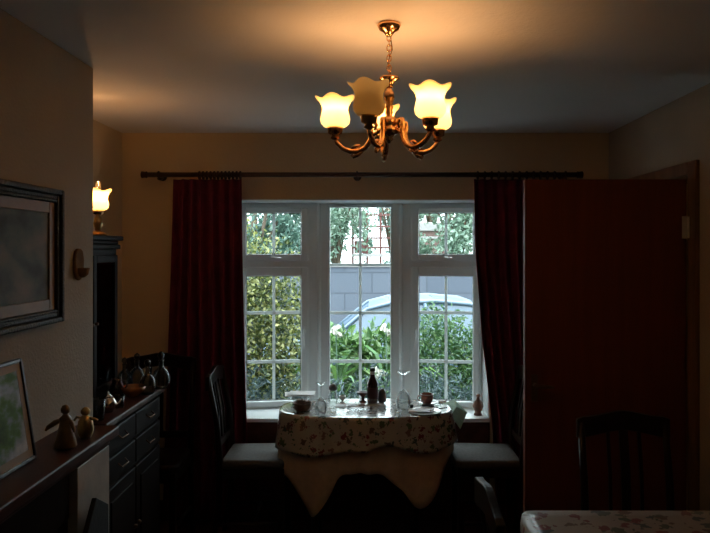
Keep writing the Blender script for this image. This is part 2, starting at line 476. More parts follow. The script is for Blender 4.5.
bb(bm, gx0, gx1, 4.488, 4.53, 1.893, 1.905); bb(bm, gx0, gx1, 4.488, 4.53, .645, .657)
obj('glazing_bead', bm, 'white', root, bevel=.003)
bm = NB(); bb(bm, gx0, gx1, 4.527, 4.533, .657, 1.893); obj('pane', bm, 'glass', root)
bm = NB(); xm = (gx0 + gx1) / 2
bb(bm, xm - .009, xm + .009, 4.512, 4.524, .657, 1.893)
for z in (1.524, 1.215, .902): bb(bm, gx0, gx1, 4.510, 4.524, z - .010, z + .010)
obj('glazing_bar', bm, 'barplastic', root, bevel=.003)

# ------------------------------------------------------------------ door
DT = .04
root = empty('door_1', (XR - .027, 3.098, 0), 0, 'dark mahogany flush door standing open into the room', None, None, 'structure')
bm = NB(); bb(bm, -.716, 0, 0, DT, .01, 1.933)
leaf = obj('door_leaf', bm, 'door', root, bevel=.003)
for z in (1.72, .25):
    bm = NB(); tube(bm, [(.004, -.008, z - .048), (.004, -.008, z + .048)], .006, 10)
    bb(bm, -.022, .0, -.0035, .0, z - .05, z + .05)
    obj('hinge', bm, 'chrome', root, bevel=.001)
bm = NB(); bb(bm, -.690, -.660, -.005, 0, .95, 1.07)
hp = obj('handle_plate', bm, 'bronze', root, bevel=.003)
bm = NB(); tube(bm, [(-.675, -.005, 1.025), (-.675, -.040, 1.025), (-.665, -.045, 1.025), (-.600, -.045, 1.020)], [.009, .009, .009, .007], 10)
obj('handle', bm, 'bronze', root, smooth=True)

# ------------------------------------------------------------------ chairs
def make_chair(name, H=.98, W=.37, D=.37, seat_z=.503, sm='seat'):
    r = empty(name)
    sb = NB(); prism(sb, [(-W/2*.92, D/2 - .02), (-W/2, -D/2 + .03), (-W/2 + .03, -D/2), (W/2 - .03, -D/2), (W/2, -D/2 + .03), (W/2*.92, D/2 - .02)], seat_z - .045, seat_z, 'z')
    obj('seat', sb, sm, r, bevel=.014, smooth=True)
    bm = NB(); bb(bm, -W/2 + .012, W/2 - .012, -D/2 + .012, D/2 - .03, seat_z - .095, seat_z - .046)
    obj('seat_frame', bm, 'dark', r, bevel=.004)
    for s in (-1, 1):
        bm = NB()
        box(bm, (s * (W/2 - .028), -D/2 + .03, (seat_z - .09) / 2), (.034, .034, seat_z - .09)); obj('leg', bm, 'dark', r, bevel=.005)
        # rear leg runs on as the back post, raked backwards
        bm = NB()
        x = s * (W/2 - .018)
        tube(bm, [(x, D/2 + .03, 0), (x, D/2 - .01, .25), (x, D/2 - .015, seat_z), (x, D/2 + .0, seat_z + .2), (x, D/2 + .045, H - .045)], [.016, .017, .018, .016, .014], 8)
        obj('leg', bm, 'dark', r, smooth=True)
    # crest rail (arched)
    bm = NB(); n = 14; pts = []
    w2 = W/2
    for i in range(n + 1):
        t = -1 + 2 * i / n
        pts.append((t * w2, H - .025 + .025 * math.exp(-(t / .5) ** 2) - .008 * (abs(t) > .93)))
    for i in range(n + 1):
        t = 1 - 2 * i / n
        pts.append((t * w2, H - .085 - .012 * abs(t) + .010 * math.cos(t * PI)))
    prism(bm, pts, -.012, .012, 'y')
    cr = obj('crest_rail', bm, 'dark', r, bevel=.004)
    cr.location = (0, D/2 + .045, 0)
    y0, y1 = D/2 + .004, D/2 + .04
    z0, z1 = seat_z + .07, H - .075
    for x, w in ((-.062, .014), (0, .036), (.062, .014)):
        bm = NB()
        pl = [(y0 - .005, z0), (y0 + .007, z0), (y0 + .015, (z0 + z1) / 2), (y1 + .011, z1 + .01), (y1, z1 + .01), (y0 + .004, (z0 + z1) / 2)]
        prism(bm, pl, x - w / 2, x + w / 2, 'x')
        obj('splat', bm, 'dark', r, bevel=.002)
    bm = NB(); bb(bm, -W/2 + .02, W/2 - .02, y0 - .012, y0 + .012, z0 - .02, z0 + .018); obj('back_rail', bm, 'dark', r, bevel=.004)
    for s in (-1, 1):
        bm = NB(); tube(bm, [(s * (W/2 - .026), -D/2 + .03, .16), (s * (W/2 - .02), D/2, .16)], .010, 8); obj('stretcher', bm, 'dark', r, smooth=True)
    bm = NB(); tube(bm, [(-W/2 + .02, 0, .16), (W/2 - .02, 0, .16)], .010, 8); obj('stretcher', bm, 'dark', r, smooth=True)
    return r
ch = make_chair('dining_chair')
def put(c, x, y, rz, label, group='dark wooden dining chairs'):
    c.location = (x, y, 0); c.rotation_euler = (0, 0, rz); return tag(c, label, 'chair', group)
put(ch, -.640, 3.885, PI / 2, 'dark wooden dining chair with grey seat left of the window table')
put(copy_tree(ch), .630, 3.885, -PI / 2, 'dark wooden dining chair with grey seat between window table and open door')
put(copy_tree(ch), 1.000, 2.56, 0, 'dark chair with arched crest standing before the mahogany door')
put(copy_tree(ch), .545, 1.89, PI / 2, 'dark chair at left end of the near floral table, mostly out of view')
c5 = make_chair('dining_chair', H=1.03, W=.40, sm='dark')
put(c5, -1.21, 3.80, 0, 'dark chair in the back left corner behind the sideboard')

# ------------------------------------------------------------------ window table
TCX, TCY, TA, TB, TZ = -.035, 3.86, .462, .235, .75
def sup(a, A, B, e=2.7):
    c, s = math.cos(a), math.sin(a)
    k = (abs(c / A) ** e + abs(s / B) ** e) ** (-1 / e)
    return k * c, k * s
t = empty('dining_table', (TCX, TCY, 0), 0, 'small drop leaf table under two cloths in front of the window', 'table')
bm = NB(); prism(bm, [sup(2 * PI * i / 40, TA, TB) for i in range(40)], TZ - .028, TZ - .006, 'z'); obj('tabletop', bm, 'dark', t, bevel=.004)
bm = NB(); bb(bm, -.30, .30, -.14, .14, TZ - .115, TZ - .03); obj('apron', bm, 'dark', t, bevel=.003)
for sx in (-1, 1):
    for sy in (-1, 1):
        bm = NB(); lathe(bm, [(.014, 0), (.02, .05), (.016, .12), (.022, .3), (.017, .36), (.024, .5), (.024, .66)], (sx * .27, sy * .12, 0), 10)
        obj('leg', bm, 'dark', t, smooth=True)

def cloth(name, mat, top, A, B, dropf, nfold, amp, seed, flare=.02, nang=200):
    rnd = random.Random(seed); ph = [rnd.uniform(0, 6.28) for _ in range(6)]
    bm = NB(); rings = []
    for k in (0.02, .3, .6, .85, .97):
        rings.append([bm.verts.new((TCX + k * sup(2*PI*i/nang, A, B)[0], TCY + k * sup(2*PI*i/nang, A, B)[1], top)) for i in range(nang)])
    rows = 9
    for j in range(rows + 1):
        v = j / rows; ring_ = []
        for i in range(nang):
            a = 2 * PI * i / nang
            x, y = sup(a, A, B); L = math.hypot(x, y)
            nx, ny = x / L, y / L
            d = dropf(a) * v
            fold = amp * (v ** .8) * (math.sin(nfold * a + ph[0]) + .5 * math.sin(nfold * 1.7 * a + ph[1]) * math.cos(a + ph[2]))
            off = .006 + flare * v + fold if j else .004
            z = top - d - (.004 if j else .001)
            ring_.append(bm.verts.new((TCX + x + nx * off, TCY + y + ny * off, z)))
        rings.append(ring_)
    bm.faces.new(rings[0])
    for a_, b_ in zip(rings, rings[1:]):
        for i in range(nang):
            bm.faces.new((a_[i], a_[(i + 1) % nang], b_[(i + 1) % nang], b_[i]))
    return obj(name, bm, mat, smooth=True, solid=.0025)
def g(a, c, w):
    d = (a - c + PI) % (2 * PI) - PI
    return math.exp(-(d / w) ** 2)
def drop_under(a):
    # square cloth on a round ended table: corners hang low at the front left and front right
    s = math.sin(a)
    base = .205 + .075 * max(0, -s) ** .5
    return base + .235 * g(a, PI + .70, .24) + .05 * g(a, PI + .3, .3) + .205 * g(a, -.62, .22) + .06 * g(a, -.95, .2) + .1 * g(a, .9, .3) + .1 * g(a, 2.2, .3)
def drop_top(a):
    return .168 + .020 * math.sin(3 * a + 2.2) + .012 * math.sin(7 * a) + (.03 * g(a, PI + .15, .35)) - .02 * g(a, -.15, .3)
u = cloth('undercloth', 'under', TZ - .003, TA + .002, TB + .002, drop_under, 13, .012, 3, .002)
tag(u, 'plain peach tablecloth hanging in two long points below the floral cloth', 'tablecloth')
u2 = cloth('tablecloth', 'vinyl', TZ + .002, TA + .004, TB + .004, drop_top, 14, .007, 5, .028)
tag(u2, 'shiny floral vinyl tablecloth on the window table', 'tablecloth')
TT = TZ + .0035     # surface that carries the things

def thing1(name, bm, mat, loc, label, cat, smooth=True, group=None, **k):
    o = obj(name, bm, mat, smooth=smooth, loc=loc, **k); return tag(o, label, cat, group)
def P(px, py, z=TT): return on_z(px, py, z)

# beer bottle on its tray
p = P(371, 404)
tr = NB(); bb(tr, -.085, .075, -.045, .05, 0, .006); ring(tr, -.088, .078, -.048, .053, .004, 0, .01) if False else None
thing1('serving_tray', tr, 'china', p, 'thin white tray under the brown bottle', 'tray', smooth=False, bevel=.002)
def PT(px, py): return P(px, py, TT + .0062)
b = empty('sauce_bottle', PT(372.5, 403), 0, 'tall brown glass bottle with black cap on the window table', 'bottle')
obj('body', one(lathe, [(.020, 0), (.030, .002), (.031, .01), (.031, .105), (.026, .125), (.016, .148), (.0135, .165), (.0135, .180)], n=24), 'bottle', b, smooth=True)
obj('label', one(lathe, [(.0314, .03), (.0316, .031), (.0316, .09), (.0314, .091)], n=24, cap=False), 'label', b, smooth=True)
obj('neck_band', one(lathe, [(.0142, .162), (.0146, .163), (.0146, .178), (.014, .179)], n=20, cap=False), 'paper', b, smooth=True)
obj('cap', one(lathe, [(.015, .180), (.0158, .182), (.0158, .196), (.0145, .198)], n=20), 'cap', b, smooth=True)
# dark pedestal cup left of bottle
thing1('egg_cup', one(lathe, [(.020, 0), (.021, .004), (.009, .010), (.009, .028), (.012, .034), (.034, .050), (.036, .058), (.030, .057), (.012, .042)], n=24, cap=True), 'mantel', PT(363, 402), 'small dark pedestal cup left of the brown bottle', 'cup')
thing1('pepper_pot', one(lathe, [(.018, 0), (.023, .004), (.025, .03), (.023, .052), (.015, .070), (.004, .077)], n=20), 'grey', PT(382, 402), 'grey rounded pepper pot right of the brown bottle', 'pepper pot')
# ashtray (clear)
thing1('glass_dish', one(lathe, [(.055, 0), (.060, .004), (.066, .024), (.062, .024), (.054, .008), (.01, .006)], n=28), 'clear', P(358, 411), 'low clear glass dish in front of the brown bottle', 'dish')

def inverted_glass(loc, s, label):
    r = empty('wine_glass', loc, 0, label, 'wine glass', 'upturned wine glasses')
    r.scale = (1, 1, 1)
    obj('bowl', one(lathe, [(.031*s, 0), (.036*s, .025*s), (.038*s, .05*s), (.030*s, .080*s), (.012*s, .098*s), (.004*s, .104*s), (.004*s, .102*s), (.010*s, .096*s), (.028*s, .078*s), (.036*s, .05*s), (.0345*s, .025*s), (.030*s, .0)], n=26, cap=False), 'clear', r, smooth=True)
    obj('stem', one(lathe, [(.004*s, .104*s), (.0036*s, .15*s), (.005*s, .172*s)], n=10), 'clear', r, smooth=True)
    obj('foot', one(lathe, [(.006*s, .172*s), (.020*s, .182*s), (.033*s, .187*s), (.033*s, .190*s), (.004*s, .189*s)], n=26), 'clear', r, smooth=True)
    return r
inverted_glass(P(403.5, 410), 1.10, 'upturned wine glass left of the pink cup')
inverted_glass(P(321, 414), .87, 'upturned wine glass right of the wicker basket')
# clear jar with dark lid
j = empty('glass_jar', P(333, 402), 0, 'clear glass jar with dark lid near the back of the window table', 'jar')
obj('body', one(lathe, [(.028, 0), (.031, .004), (.029, .03), (.021, .055), (.017, .07), (.016, .07), (.019, .054), (.027, .03), (.029, .006)], n=22, cap=False), 'clear', j, smooth=True)
obj('lid', one(lathe, [(.020, .068), (.022, .070), (.023, .085), (.017, .098), (.006, .105)], n=22), 'grey', j, smooth=True)
thing1('egg_cup', one(lathe, [(.014, 0), (.015, .003), (.006, .008), (.006, .014), (.016, .024), (.019, .040), (.017, .040), (.010, .022)], n=20), 'china', P(342.5, 403), 'tiny white egg cup beside the lidded glass jar', 'cup')
# wicker basket on saucer
thing1('saucer', one(lathe, [(.035, 0), (.038, .003), (.058, .010), (.062, .013), (.056, .012), (.03, .006)], n=30), 'bottle', P(302.5, 410), 'dark saucer under the wicker basket', 'saucer')
bk = empty('wicker_basket', P(302.5, 410, TT + .0065), 0, 'small brown wicker basket at left end of the window table', 'basket')
obj('body', one(lathe, [(.034, 0), (.040, .006), (.050, .034), (.053, .040), (.050, .040), (.040, .012), (.03, .006)], n=30, wob=lambda a, r, z, k: (r * (1 + .03 * math.cos(10 * a)), z)), 'wicker', bk, smooth=True)
bm = NB()
rr = random.Random(4)
for i in range(9):
    a = rr.uniform(0, 6.28); d = rr.uniform(0, .028)
    box(bm, (d * math.cos(a), d * math.sin(a), .044 + rr.uniform(0, .008)), (.028, .018, .006), Matrix.Rotation(rr.uniform(0, 3), 3, 'Z') @ Matrix.Rotation(rr.uniform(-.6, .6), 3, 'X'))
obj('sachet', bm, 'wicker', bk, bevel=.001); bk.children[-1]['kind'] = 'stuff'
# glass bowl with white napkin on top
gb = empty('glass_bowl', P(300, 402.5), 0, 'clear glass bowl behind the wicker basket', 'bowl')
obj('body', one(lathe, [(.036, 0), (.040, .004), (.058, .03), (.064, .046), (.062, .046), (.055, .03), (.038, .008)], n=28, cap=True), 'clear', gb, smooth=True)
bm = NB(); box(bm, (0, 0, .0), (.17, .12, .004), Matrix.Rotation(.12, 3, 'Z')); box(bm, (.01, 0, .005), (.15, .11, .004), Matrix.Rotation(-.05, 3, 'Z'))
x, y, z = P(300, 402.5)
thing1('napkin', bm, 'paper', (x, y - .0, z + .0485), 'folded white napkin lying on the clear glass bowl', 'napkin', smooth=False, bevel=.0015)
# paper menu with a dark edge
bm = NB(); box(bm, (0, 0, .0015), (.13, .075, .003)); 
cd = thing1('napkin', bm, 'paper', P(347, 405.5), 'flat white napkin between the egg cup and the tray', 'napkin', smooth=False)
# cup and saucer right
sa = thing1('saucer', one(lathe, [(.032, 0), (.035, .003), (.055, .012), (.060, .017), (.053, .014), (.03, .006)], n=30), 'china', P(428, 404.5), 'white saucer under the pink cup', 'saucer')
cu = empty('tea_cup', P(427, 404.5, TT + .0065), 0, 'pink brown tea cup on a white saucer', 'cup')
obj('body', one(lathe, [(.019, 0), (.020, .004), (.030, .016), (.035, .034), (.037, .058), (.035, .058), (.032, .03), (.02, .01)], n=28), 'pinkchina', cu, smooth=True)
obj('rim', one(lathe, [(.0355, .0575), (.0375, .0575), (.0378, .060), (.0355, .060)], n=28, cap=False), 'china', cu, smooth=True)
obj('handle', one(tube, [(-.034, 0, .05), (-.048, 0, .048), (-.052, 0, .034), (-.044, 0, .022), (-.030, 0, .018)], .0035, 8), 'pinkchina', cu, smooth=True)
# plate + fork
thing1('plate', one(lathe, [(.060, 0), (.064, .001), (.088, .005), (.092, .008), (.085, .007), (.055, .003)], n=36), 'china', P(425, 412), 'white side plate near the right edge of the window table', 'plate')
bm = NB(); prism(bm, [(-.07, -.03), (.045, -.05), (.08, .03), (-.02, .045)], 0, .004, 'z')
x, y, z = P(421, 412)
thing1('napkin', bm, 'paper', (x, y, z + .0085), 'crumpled white napkin lying on the side plate', 'napkin', smooth=False, bevel=.0015)
kn = empty('butter_knife', P(436, 409.5, TT + .0135), .5, 'small knife resting on the white napkin', 'knife')
obj('blade', one(bb, -.055, .02, -.005, .005, 0, .0015), 'silver', kn, bevel=.0005)
obj('handle', one(tube, [(.02, 0, .002), (.07, 0, .003)], [.003, .0045], 8), 'bottle', kn, smooth=True)
thing1('bottle_stopper', one(lathe, [(.006, 0), (.009, .002), (.009, .012), (.011, .014), (.011, .022), (.004, .024)], n=14), 'cap', P(411.5, 408.5), 'tiny black stopper right of the taller upturned wine glass', 'stopper')
thing1('sugar_packet', one(box, (0, 0, .004), (.04, .03, .008)), 'paper', P(442, 402), 'small white sugar packet behind the saucer', 'sugar packet', smooth=False, bevel=.001)
# green napkin at right corner
bm = NB()
nx0 = .424
A = [(nx0 - .03, 3.93, TT + .002), (nx0 + .05, 4.04, TT + .004), (nx0 + .115, 3.965, TT - .055), (nx0 + .055, 3.80, TT - .105), (nx0 + .005, 3.80, TT - .03)]
vs = [bm.verts.new(q) for q in A]; c = bm.verts.new((nx0 + .048, 3.92, TT - .012))
for i in range(5): bm.faces.new((vs[i], vs[(i + 1) % 5], c))
o = thing1('napkin', bm, 'green_nap', None, 'pale green folded napkin drooping off right corner of the window table', 'napkin', smooth=False, solid=.003)

# sill ornament
og = empty('pottery_bottle', on_z(478, 415, .6165), 0, 'small brown pottery bottle at right end of the window sill', 'ornament')
obj('body', one(lathe, [(.024, 0), (.026, .004), (.018, .018), (.024, .03), (.033, .055), (.026, .080), (.012, .094), (.010, .112)], n=24), 'figure', og, smooth=True)
obj('stopper', one(lathe, [(.010, .110), (.013, .114), (.012, .124), (.004, .130)], n=16), 'figure', og, smooth=True)

# ------------------------------------------------------------------ near table (right foreground)
NX0, NX1, NY0, NY1 = .492, 1.37, 1.30, 2.335
t2 = empty('dining_table', ((NX0 + NX1) / 2, (NY0 + NY1) / 2, 0), 0, 'near dining table at the lower right corner', 'table')
w, h = NX1 - NX0, NY1 - NY0
obj('tabletop', one(bb, -w/2 + .01, w/2 - .01, -h/2 + .01, h/2 - .01, TZ - .03, TZ - .005), 'dark', t2, bevel=.004)
for sx in (-1, 1):
    for sy in (-1, 1):
        obj('leg', one(box, (sx * (w/2 - .06), sy * (h/2 - .06), (TZ - .03) / 2), (.05, .05, TZ - .03)), 'dark', t2, bevel=.006)
bm = NB(); n = 120
def rect(i, ex=0., r=.03):
    # rounded rectangle boundary parameterised by arc
    hx, hy = w/2, h/2; a = 2 * PI * i / n
    c, s = math.cos(a), math.sin(a); e = 40
    k = (abs(c / hx) ** e + abs(s / hy) ** e) ** (-1 / e)
    return k * c, k * s
cxn, cyn = (NX0 + NX1) / 2, (NY0 + NY1) / 2
rg = []
for k in (.02, .5, .9): rg.append([bm.verts.new((cxn + k * rect(i)[0], cyn + k * rect(i)[1], TZ)) for i in range(n)])
for j in range(8):
    v = j / 7; row = []
    for i in range(n):
        x, y = rect(i); L = math.hypot(x, y)
        cor = (min(abs(x) / (w/2), 1) * min(abs(y) / (h/2), 1)) ** 6
        off = (.004 + .012 * v + .008 * v * math.sin(i * .55)) if j else -.001
        row.append(bm.verts.new((cxn + x + x / L * off, cyn + y + y / L * off, TZ - (.19 + .03 * cor) * v - (.004 if j else 0))))
    rg.append(row)
bm.faces.new(rg[0])
for a_, b_ in zip(rg, rg[1:]):
    for i in range(n): bm.faces.new((a_[i], a_[(i + 1) % n], b_[(i + 1) % n], b_[i]))
o = obj('tablecloth', bm, 'vinyl2', smooth=True, solid=.0025); tag(o, 'floral tablecloth on the near table at lower right', 'tablecloth')

# ------------------------------------------------------------------ curtains and pole
def curtain(x0f, x1, z0, z1, nf, seed, label):
    """x0f(z), x1(z): edges"""
    rnd = random.Random(seed)
    cols, rows = nf * 10, 26
    bm = NB(); grid = []
    ph = [rnd.uniform(-.5, .5) for _ in range(nf + 2)]
    for r in range(rows + 1):
        v = r / rows; z = z1 + (z0 - z1) * v
        row = []
        for c in range(cols + 1):
            u = c / cols
            uu = u + .012 * math.sin(u * 9 + 3 * v + seed)
            xa, xb = x0f(z), x1(z)
            x = xa + (xb - xa) * uu
            k = int(u * nf)
            amp = .020 + .030 * min(1, v * 2.5)
            y = 4.118 - amp * math.cos(2 * PI * u * nf) * (.75 + .5 * ph[k]) - .006 * math.sin(5 * v + ph[k] * 6)
            row.append(bm.verts.new((x, y, z)))
        grid.append(row)
    for a_, b_ in zip(grid, grid[1:]):
        for c in range(cols): bm.faces.new((a_[c], a_[c + 1], b_[c + 1], b_[c]))
    return bm
PZ, PY = 2.062, 4.112
def lerpz(tbl):
    def f(z):
        for (za, xa), (zb, xb) in zip(tbl, tbl[1:]):
            if za >= z >= zb: return xa + (xb - xa) * (za - z) / (za - zb)
        return tbl[-1][1]
    return f
def px(x, Y=4.1): return (x - CX) * Y / F
cl = empty('curtain', (0, 0, 0), 0, 'wine red curtain hanging left of the window', 'curtain', 'wine red curtains')
cr = empty('curtain', (0, 0, 0), 0, 'wine red curtain hanging right of the window behind the door', 'curtain', 'wine red curtains')
obj('fabric', curtain(lerpz([(2.04, px(172)), (1.0, px(168)), (0, px(164))]), lerpz([(2.04, px(242)), (1.0, px(246)), (0, px(250))]), .03, 2.035, 7, 1, ''), 'curtain', cl, smooth=True, solid=.003)
obj('fabric', curtain(lerpz([(2.04, px(473)), (1.6, px(475)), (1.1, px(482)), (.62, px(492)), (0, px(497))]), lerpz([(2.04, px(556)), (0, px(560))]), .03, 2.035, 8, 2, ''), 'curtain', cr, smooth=True, solid=.003)
for root, a, b_ in ((cl, 199, 240), (cr, 478, 555)):
    n = 12
    for i in range(n):
        bm = NB(); x = px(a + (b_ - a) * i / (n - 1))
        torus(bm, (x, PY, PZ - .004), .022, .0050, 'x', 18, 6)
        tube(bm, [(x, PY, PZ - .026), (x, PY, PZ - .036)], .0025, 6)
        obj('curtain_ring', bm, 'pole', root, smooth=True)
pl = empty('curtain_pole', (0, PY, PZ), 0, 'dark wooden curtain pole with rings above the window', 'curtain pole')
obj('rod', one(tube, [(px(147), 0, 0), (px(577), 0, 0)], .0145, 14), 'pole', pl, smooth=True)
for x, s in ((px(147), -1), (px(577), 1)):
    bm = NB(); tube(bm, [(x, 0, 0), (x + s * .008, 0, 0), (x + s * .012, 0, 0), (x + s * .034, 0, 0), (x + s * .038, 0, 0)], [.0145, .021, .017, .021, .015], 14)
    obj('finial', bm, 'pole', pl, smooth=True)
for x in (px(158), px(357), px(566)):
    bm = NB(); tube(bm, [(x, .086, -.005), (x, .04, -.022), (x, 0, -.022)], .009, 8); tube(bm, [(x, .088, -.005), (x, .074, -.005)], .024, 14)
    torus(bm, (x, 0, 0), .018, .005, 'x', 14, 6)
    obj('bracket', bm, 'pole', pl, smooth=True)

# ------------------------------------------------------------------ chandelier
HX, HY = .053, 2.17
cd = empty('chandelier', (HX, HY, CEIL), 0, 'five arm brass chandelier with tulip glass shades', 'chandelier')
obj('ceiling_canopy', one(lathe, [(.034, 0), (.037, -.006), (.034, -.012), (.030, -.020), (.018, -.026), (.012, -.034), (.008, -.040)], n=28), 'brass', cd, smooth=True)
bm = NB()
z = -.045; k = 0
while z > -.165:
    torus(bm, (0, 0, 0), .007, .0016, 'y', 12, 6)
    vs = bm.verts[:]
    bm.verts.ensure_lookup_table()
    for v in bm.verts[-72:]:
        v.co.z *= 1.45
        if k % 2: v.co = Vector((-v.co.y, v.co.x, v.co.z))
        v.co.z += z
    z -= .0155; k += 1
obj('chain', bm, 'brass', cd, smooth=True)
obj('cable', one(tube, [(.003, 0, -.03), (.010, .004, -.08), (-.004, .004, -.12), (.006, 0, -.165)], .0018, 6), 'gilt', cd, smooth=True)
zc = CEIL
def Z(z): return z - CEIL
obj('top_cup', one(lathe, [(.006, Z(2.162)), (.010, Z(2.160)), (.030, Z(2.156)), (.032, Z(2.150)), (.016, Z(2.142)), (.010, Z(2.130)), (.012, Z(2.124))], n=24), 'brass', cd, smooth=True)
obj('column', one(lathe, [(.010, Z(2.130)), (.008, Z(2.118)), (.015, Z(2.108)), (.017, Z(2.09)), (.010, Z(2.07)), (.014, Z(2.062)), (.010, Z(2.054)), (.013, Z(2.045)), (.009, Z(2.036)), (.012, Z(2.03))], n=20), 'brass', cd, smooth=True)
obj('hub', one(lathe, [(.014, Z(2.034)), (.028, Z(2.028)), (.030, Z(2.006)), (.022, Z(2.000)), (.040, Z(1.994)), (.038, Z(1.984)), (.018, Z(1.977)), (.010, Z(1.969)), (.014, Z(1.963)), (.006, Z(1.956)), (.003, Z(1.950))], n=24), 'brass', cd, smooth=True)
def shade_prof(s=1.):
    # tulip: closed at the fitter, bulging, waisted, flaring to a wavy rim
    pr = [(.016, 0), (.034, .004), (.044, .014), (.0465, .028), (.043, .044), (.040, .056), (.042, .070), (.048, .084), (.055, .094), (.060, .099)]
    return [(r * s, z * s) for r, z in pr]
def shade_bm(s=1., c=(0, 0, 0), ph=0.):
    def wob(a, r, z, k):
        f = max(0, (k - 4) / 4)
        return r * (1 + .045 * f * math.cos(5 * (a + ph))), z - .005 * s * f * (1 - math.cos(5 * (a + ph))) * .9
    bm = NB(); lathe(bm, shade_prof(s), c, 48, wob, cap=False); return bm
arms = [(169, 1), (249, 0), (313, 1), (25, 1), (97, 1)]
SB = 2.004
LAMPC = (1., .47, .165)
for i, (deg, lit) in enumerate(arms):
    a = math.radians(deg); dx, dy = math.cos(a), math.sin(a)
    R = .172
    prof = [(.046, 1.992), (.040, 2.008), (.046, 2.020), (.057, 2.018), (.060, 2.004), (.056, 1.985), (.060, 1.960), (.076, 1.938), (.100, 1.927), (.124, 1.929), (.148, 1.939), (.165, 1.955), (R, 1.972)]
    bm = NB(); tube(bm, [(dx * r, dy * r, Z(z)) for r, z in prof], [.004, .006, .007, .007, .007, .007, .008, .0085, .009, .0085, .0075, .007, .007], 10)
    # link from the scroll to the hub, small leaf curls under the arm
    tube(bm, [(dx * .03, dy * .03, Z(1.990)), (dx * .057, dy * .057, Z(1.975))], .006, 8)
    tube(bm, [(dx * .085, dy * .085, Z(1.930)), (dx * .100, dy * .100, Z(1.917)), (dx * .113, dy * .113, Z(1.911)), (dx * .120, dy * .120, Z(1.918))], [.006, .007, .006, .004], 8)
    tube(bm, [(dx * .12, dy * .12, Z(1.935)), (dx * .105, dy * .105, Z(1.945)), (dx * .092, dy * .092, Z(1.947))], [.005, .006, .003], 8)
    arm = obj('arm', bm, 'brass', cd, smooth=True)
    bm = NB(); lathe(bm, [(.007, Z(1.966)), (.016, Z(1.972)), (.010, Z(1.980)), (.022, Z(1.986)), (.024, Z(2.000)), (.026, Z(2.006)), (.020, Z(2.008))], (dx * R, dy * R, 0), 20)
    obj('lamp_holder', bm, 'brass2' if lit == 0 else 'brass', arm, smooth=True)  # unlit arm's holder gets darker brass, its missing lamplight put into the colour
    sh = obj('lamp_shade', shade_bm(1., (dx * R, dy * R, Z(SB)), a), 'shade', cd, smooth=True)
    bm = NB(); lathe(bm, [(.008, Z(2.006)), (.009, Z(2.02)), (.017, Z(2.034)), (.018, Z(2.046)), (.012, Z(2.060)), (.003, Z(2.066))], (dx * R, dy * R, 0), 16)
    obj('light_bulb', bm, 'bulb' if lit else 'bulboff', sh, smooth=True)
    if lit:
        L = bpy.data.lights.new('bulb_light', 'POINT'); L.color = LAMPC; L.energy = 1.15; L.shadow_soft_size = .012
        lo = bpy.data.objects.new('bulb_light', L); COL.objects.link(lo); lo.parent = cd; lo.location = (dx * R, dy * R, Z(2.071))

# ------------------------------------------------------------------ left side: sideboard, upper cabinet, lamp
SX0, SX1, SY0, SY1, SZ = -1.49, -1.03, 2.715, 3.49, .945
s = empty('sideboard', ((SX0 + SX1) / 2, (SY0 + SY1) / 2, 0), 0, 'dark polished sideboard in the alcove left of the window', 'sideboard')
cxs, cys = (SX0 + SX1) / 2, (SY0 + SY1) / 2; w, h = SX1 - SX0, SY1 - SY0
obj('top', one(bb, -w/2, w/2, -h/2, h/2, SZ - .028, SZ), 'mantel', s, bevel=.006)
obj('carcass', one(bb, -w/2, w/2 - .03, -h/2 + .015, h/2 - .015, .06, SZ - .028), 'ebony', s, bevel=.004)
obj('plinth', one(bb, -w/2, w/2 - .05, -h/2 + .03, h/2 - .03, 0, .06), 'ebony', s)
for i in range(2):
    y0 = -h/2 + .03 + i * (h - .06) / 2; y1 = y0 + (h - .06) / 2 - .01
    for z0, z1 in ((.80, .90), (.68, .785)):
        d = obj('drawer', one(bb, w/2 - .030, w/2 - .014, y0, y1, z0, z1), 'ebony', s, bevel=.005)
        bm = NB(); ym = (y0 + y1) / 2; zm = (z0 + z1) / 2
        tube(bm, [(w/2 - .016, ym - .04, zm + .01), (w/2 + .002, ym - .036, zm - .006), (w/2 + .002, ym + .036, zm - .006), (w/2 - .016, ym + .04, zm + .01)], .003, 6)
        obj('handle', bm, 'bronze', d, smooth=True)
    d = obj('door', one(bb, w/2 - .030, w/2 - .014, y0, y1, .08, .665), 'ebony', s, bevel=.005)
    obj('door_panel', one(bb, w/2 - .016, w/2 - .008, y0 + .05, y1 - .05, .13, .61), 'ebony', d, bevel=.006)
    bm = NB(); lathe(bm, [(.006, 0), (.011, .008), (.006, .016)], (w/2 - .008, (y1 - .02 if i == 0 else y0 + .02), .40), 10); obj('knob', bm, 'bronze', d, smooth=True)
# upper cabinet standing on the sideboard
c = empty('display_cabinet', (-1.36, 3.04, SZ + .001), 0, 'tall dark carved cabinet standing on the sideboard against alcove wall', 'cabinet')
H = 1.685 - SZ
bm = NB(); bb(bm, -.13, .135, -.31, .315, 0, H - .06); obj('body', bm, 'ebony', c, bevel=.004)
bm = NB(); bb(bm, -.13, .150, -.315, .33, H - .062, H - .040); bb(bm, -.13, .142, -.312, .322, H - .04, H - .022); bb(bm, -.13, .160, -.32, .342, H - .022, H)
obj('cornice', bm, 'ebony', c, bevel=.004)
for y0, y1 in ((-.29, -.01), (.01, .295)):
    bm = NB(); ring(bm, y0, y1, .03, H - .09, .035, 0, .014)
    for v in bm.verts: v.co = Vector((.135 + v.co.y, v.co.x, v.co.z))
    d = obj('door', bm, 'ebony', c, bevel=.003)
    obj('pane', one(bb, .137, .141, y0 + .034, y1 - .034, .064, H - .124), 'smoke', d)
    bm = NB(); tube(bm, [(.15, (y1 - .015 if y0 < 0 else y0 + .015), .35), (.162, (y1 - .015 if y0 < 0 else y0 + .015), .35)], .007, 8); obj('knob', bm, 'bronze', d, smooth=True)
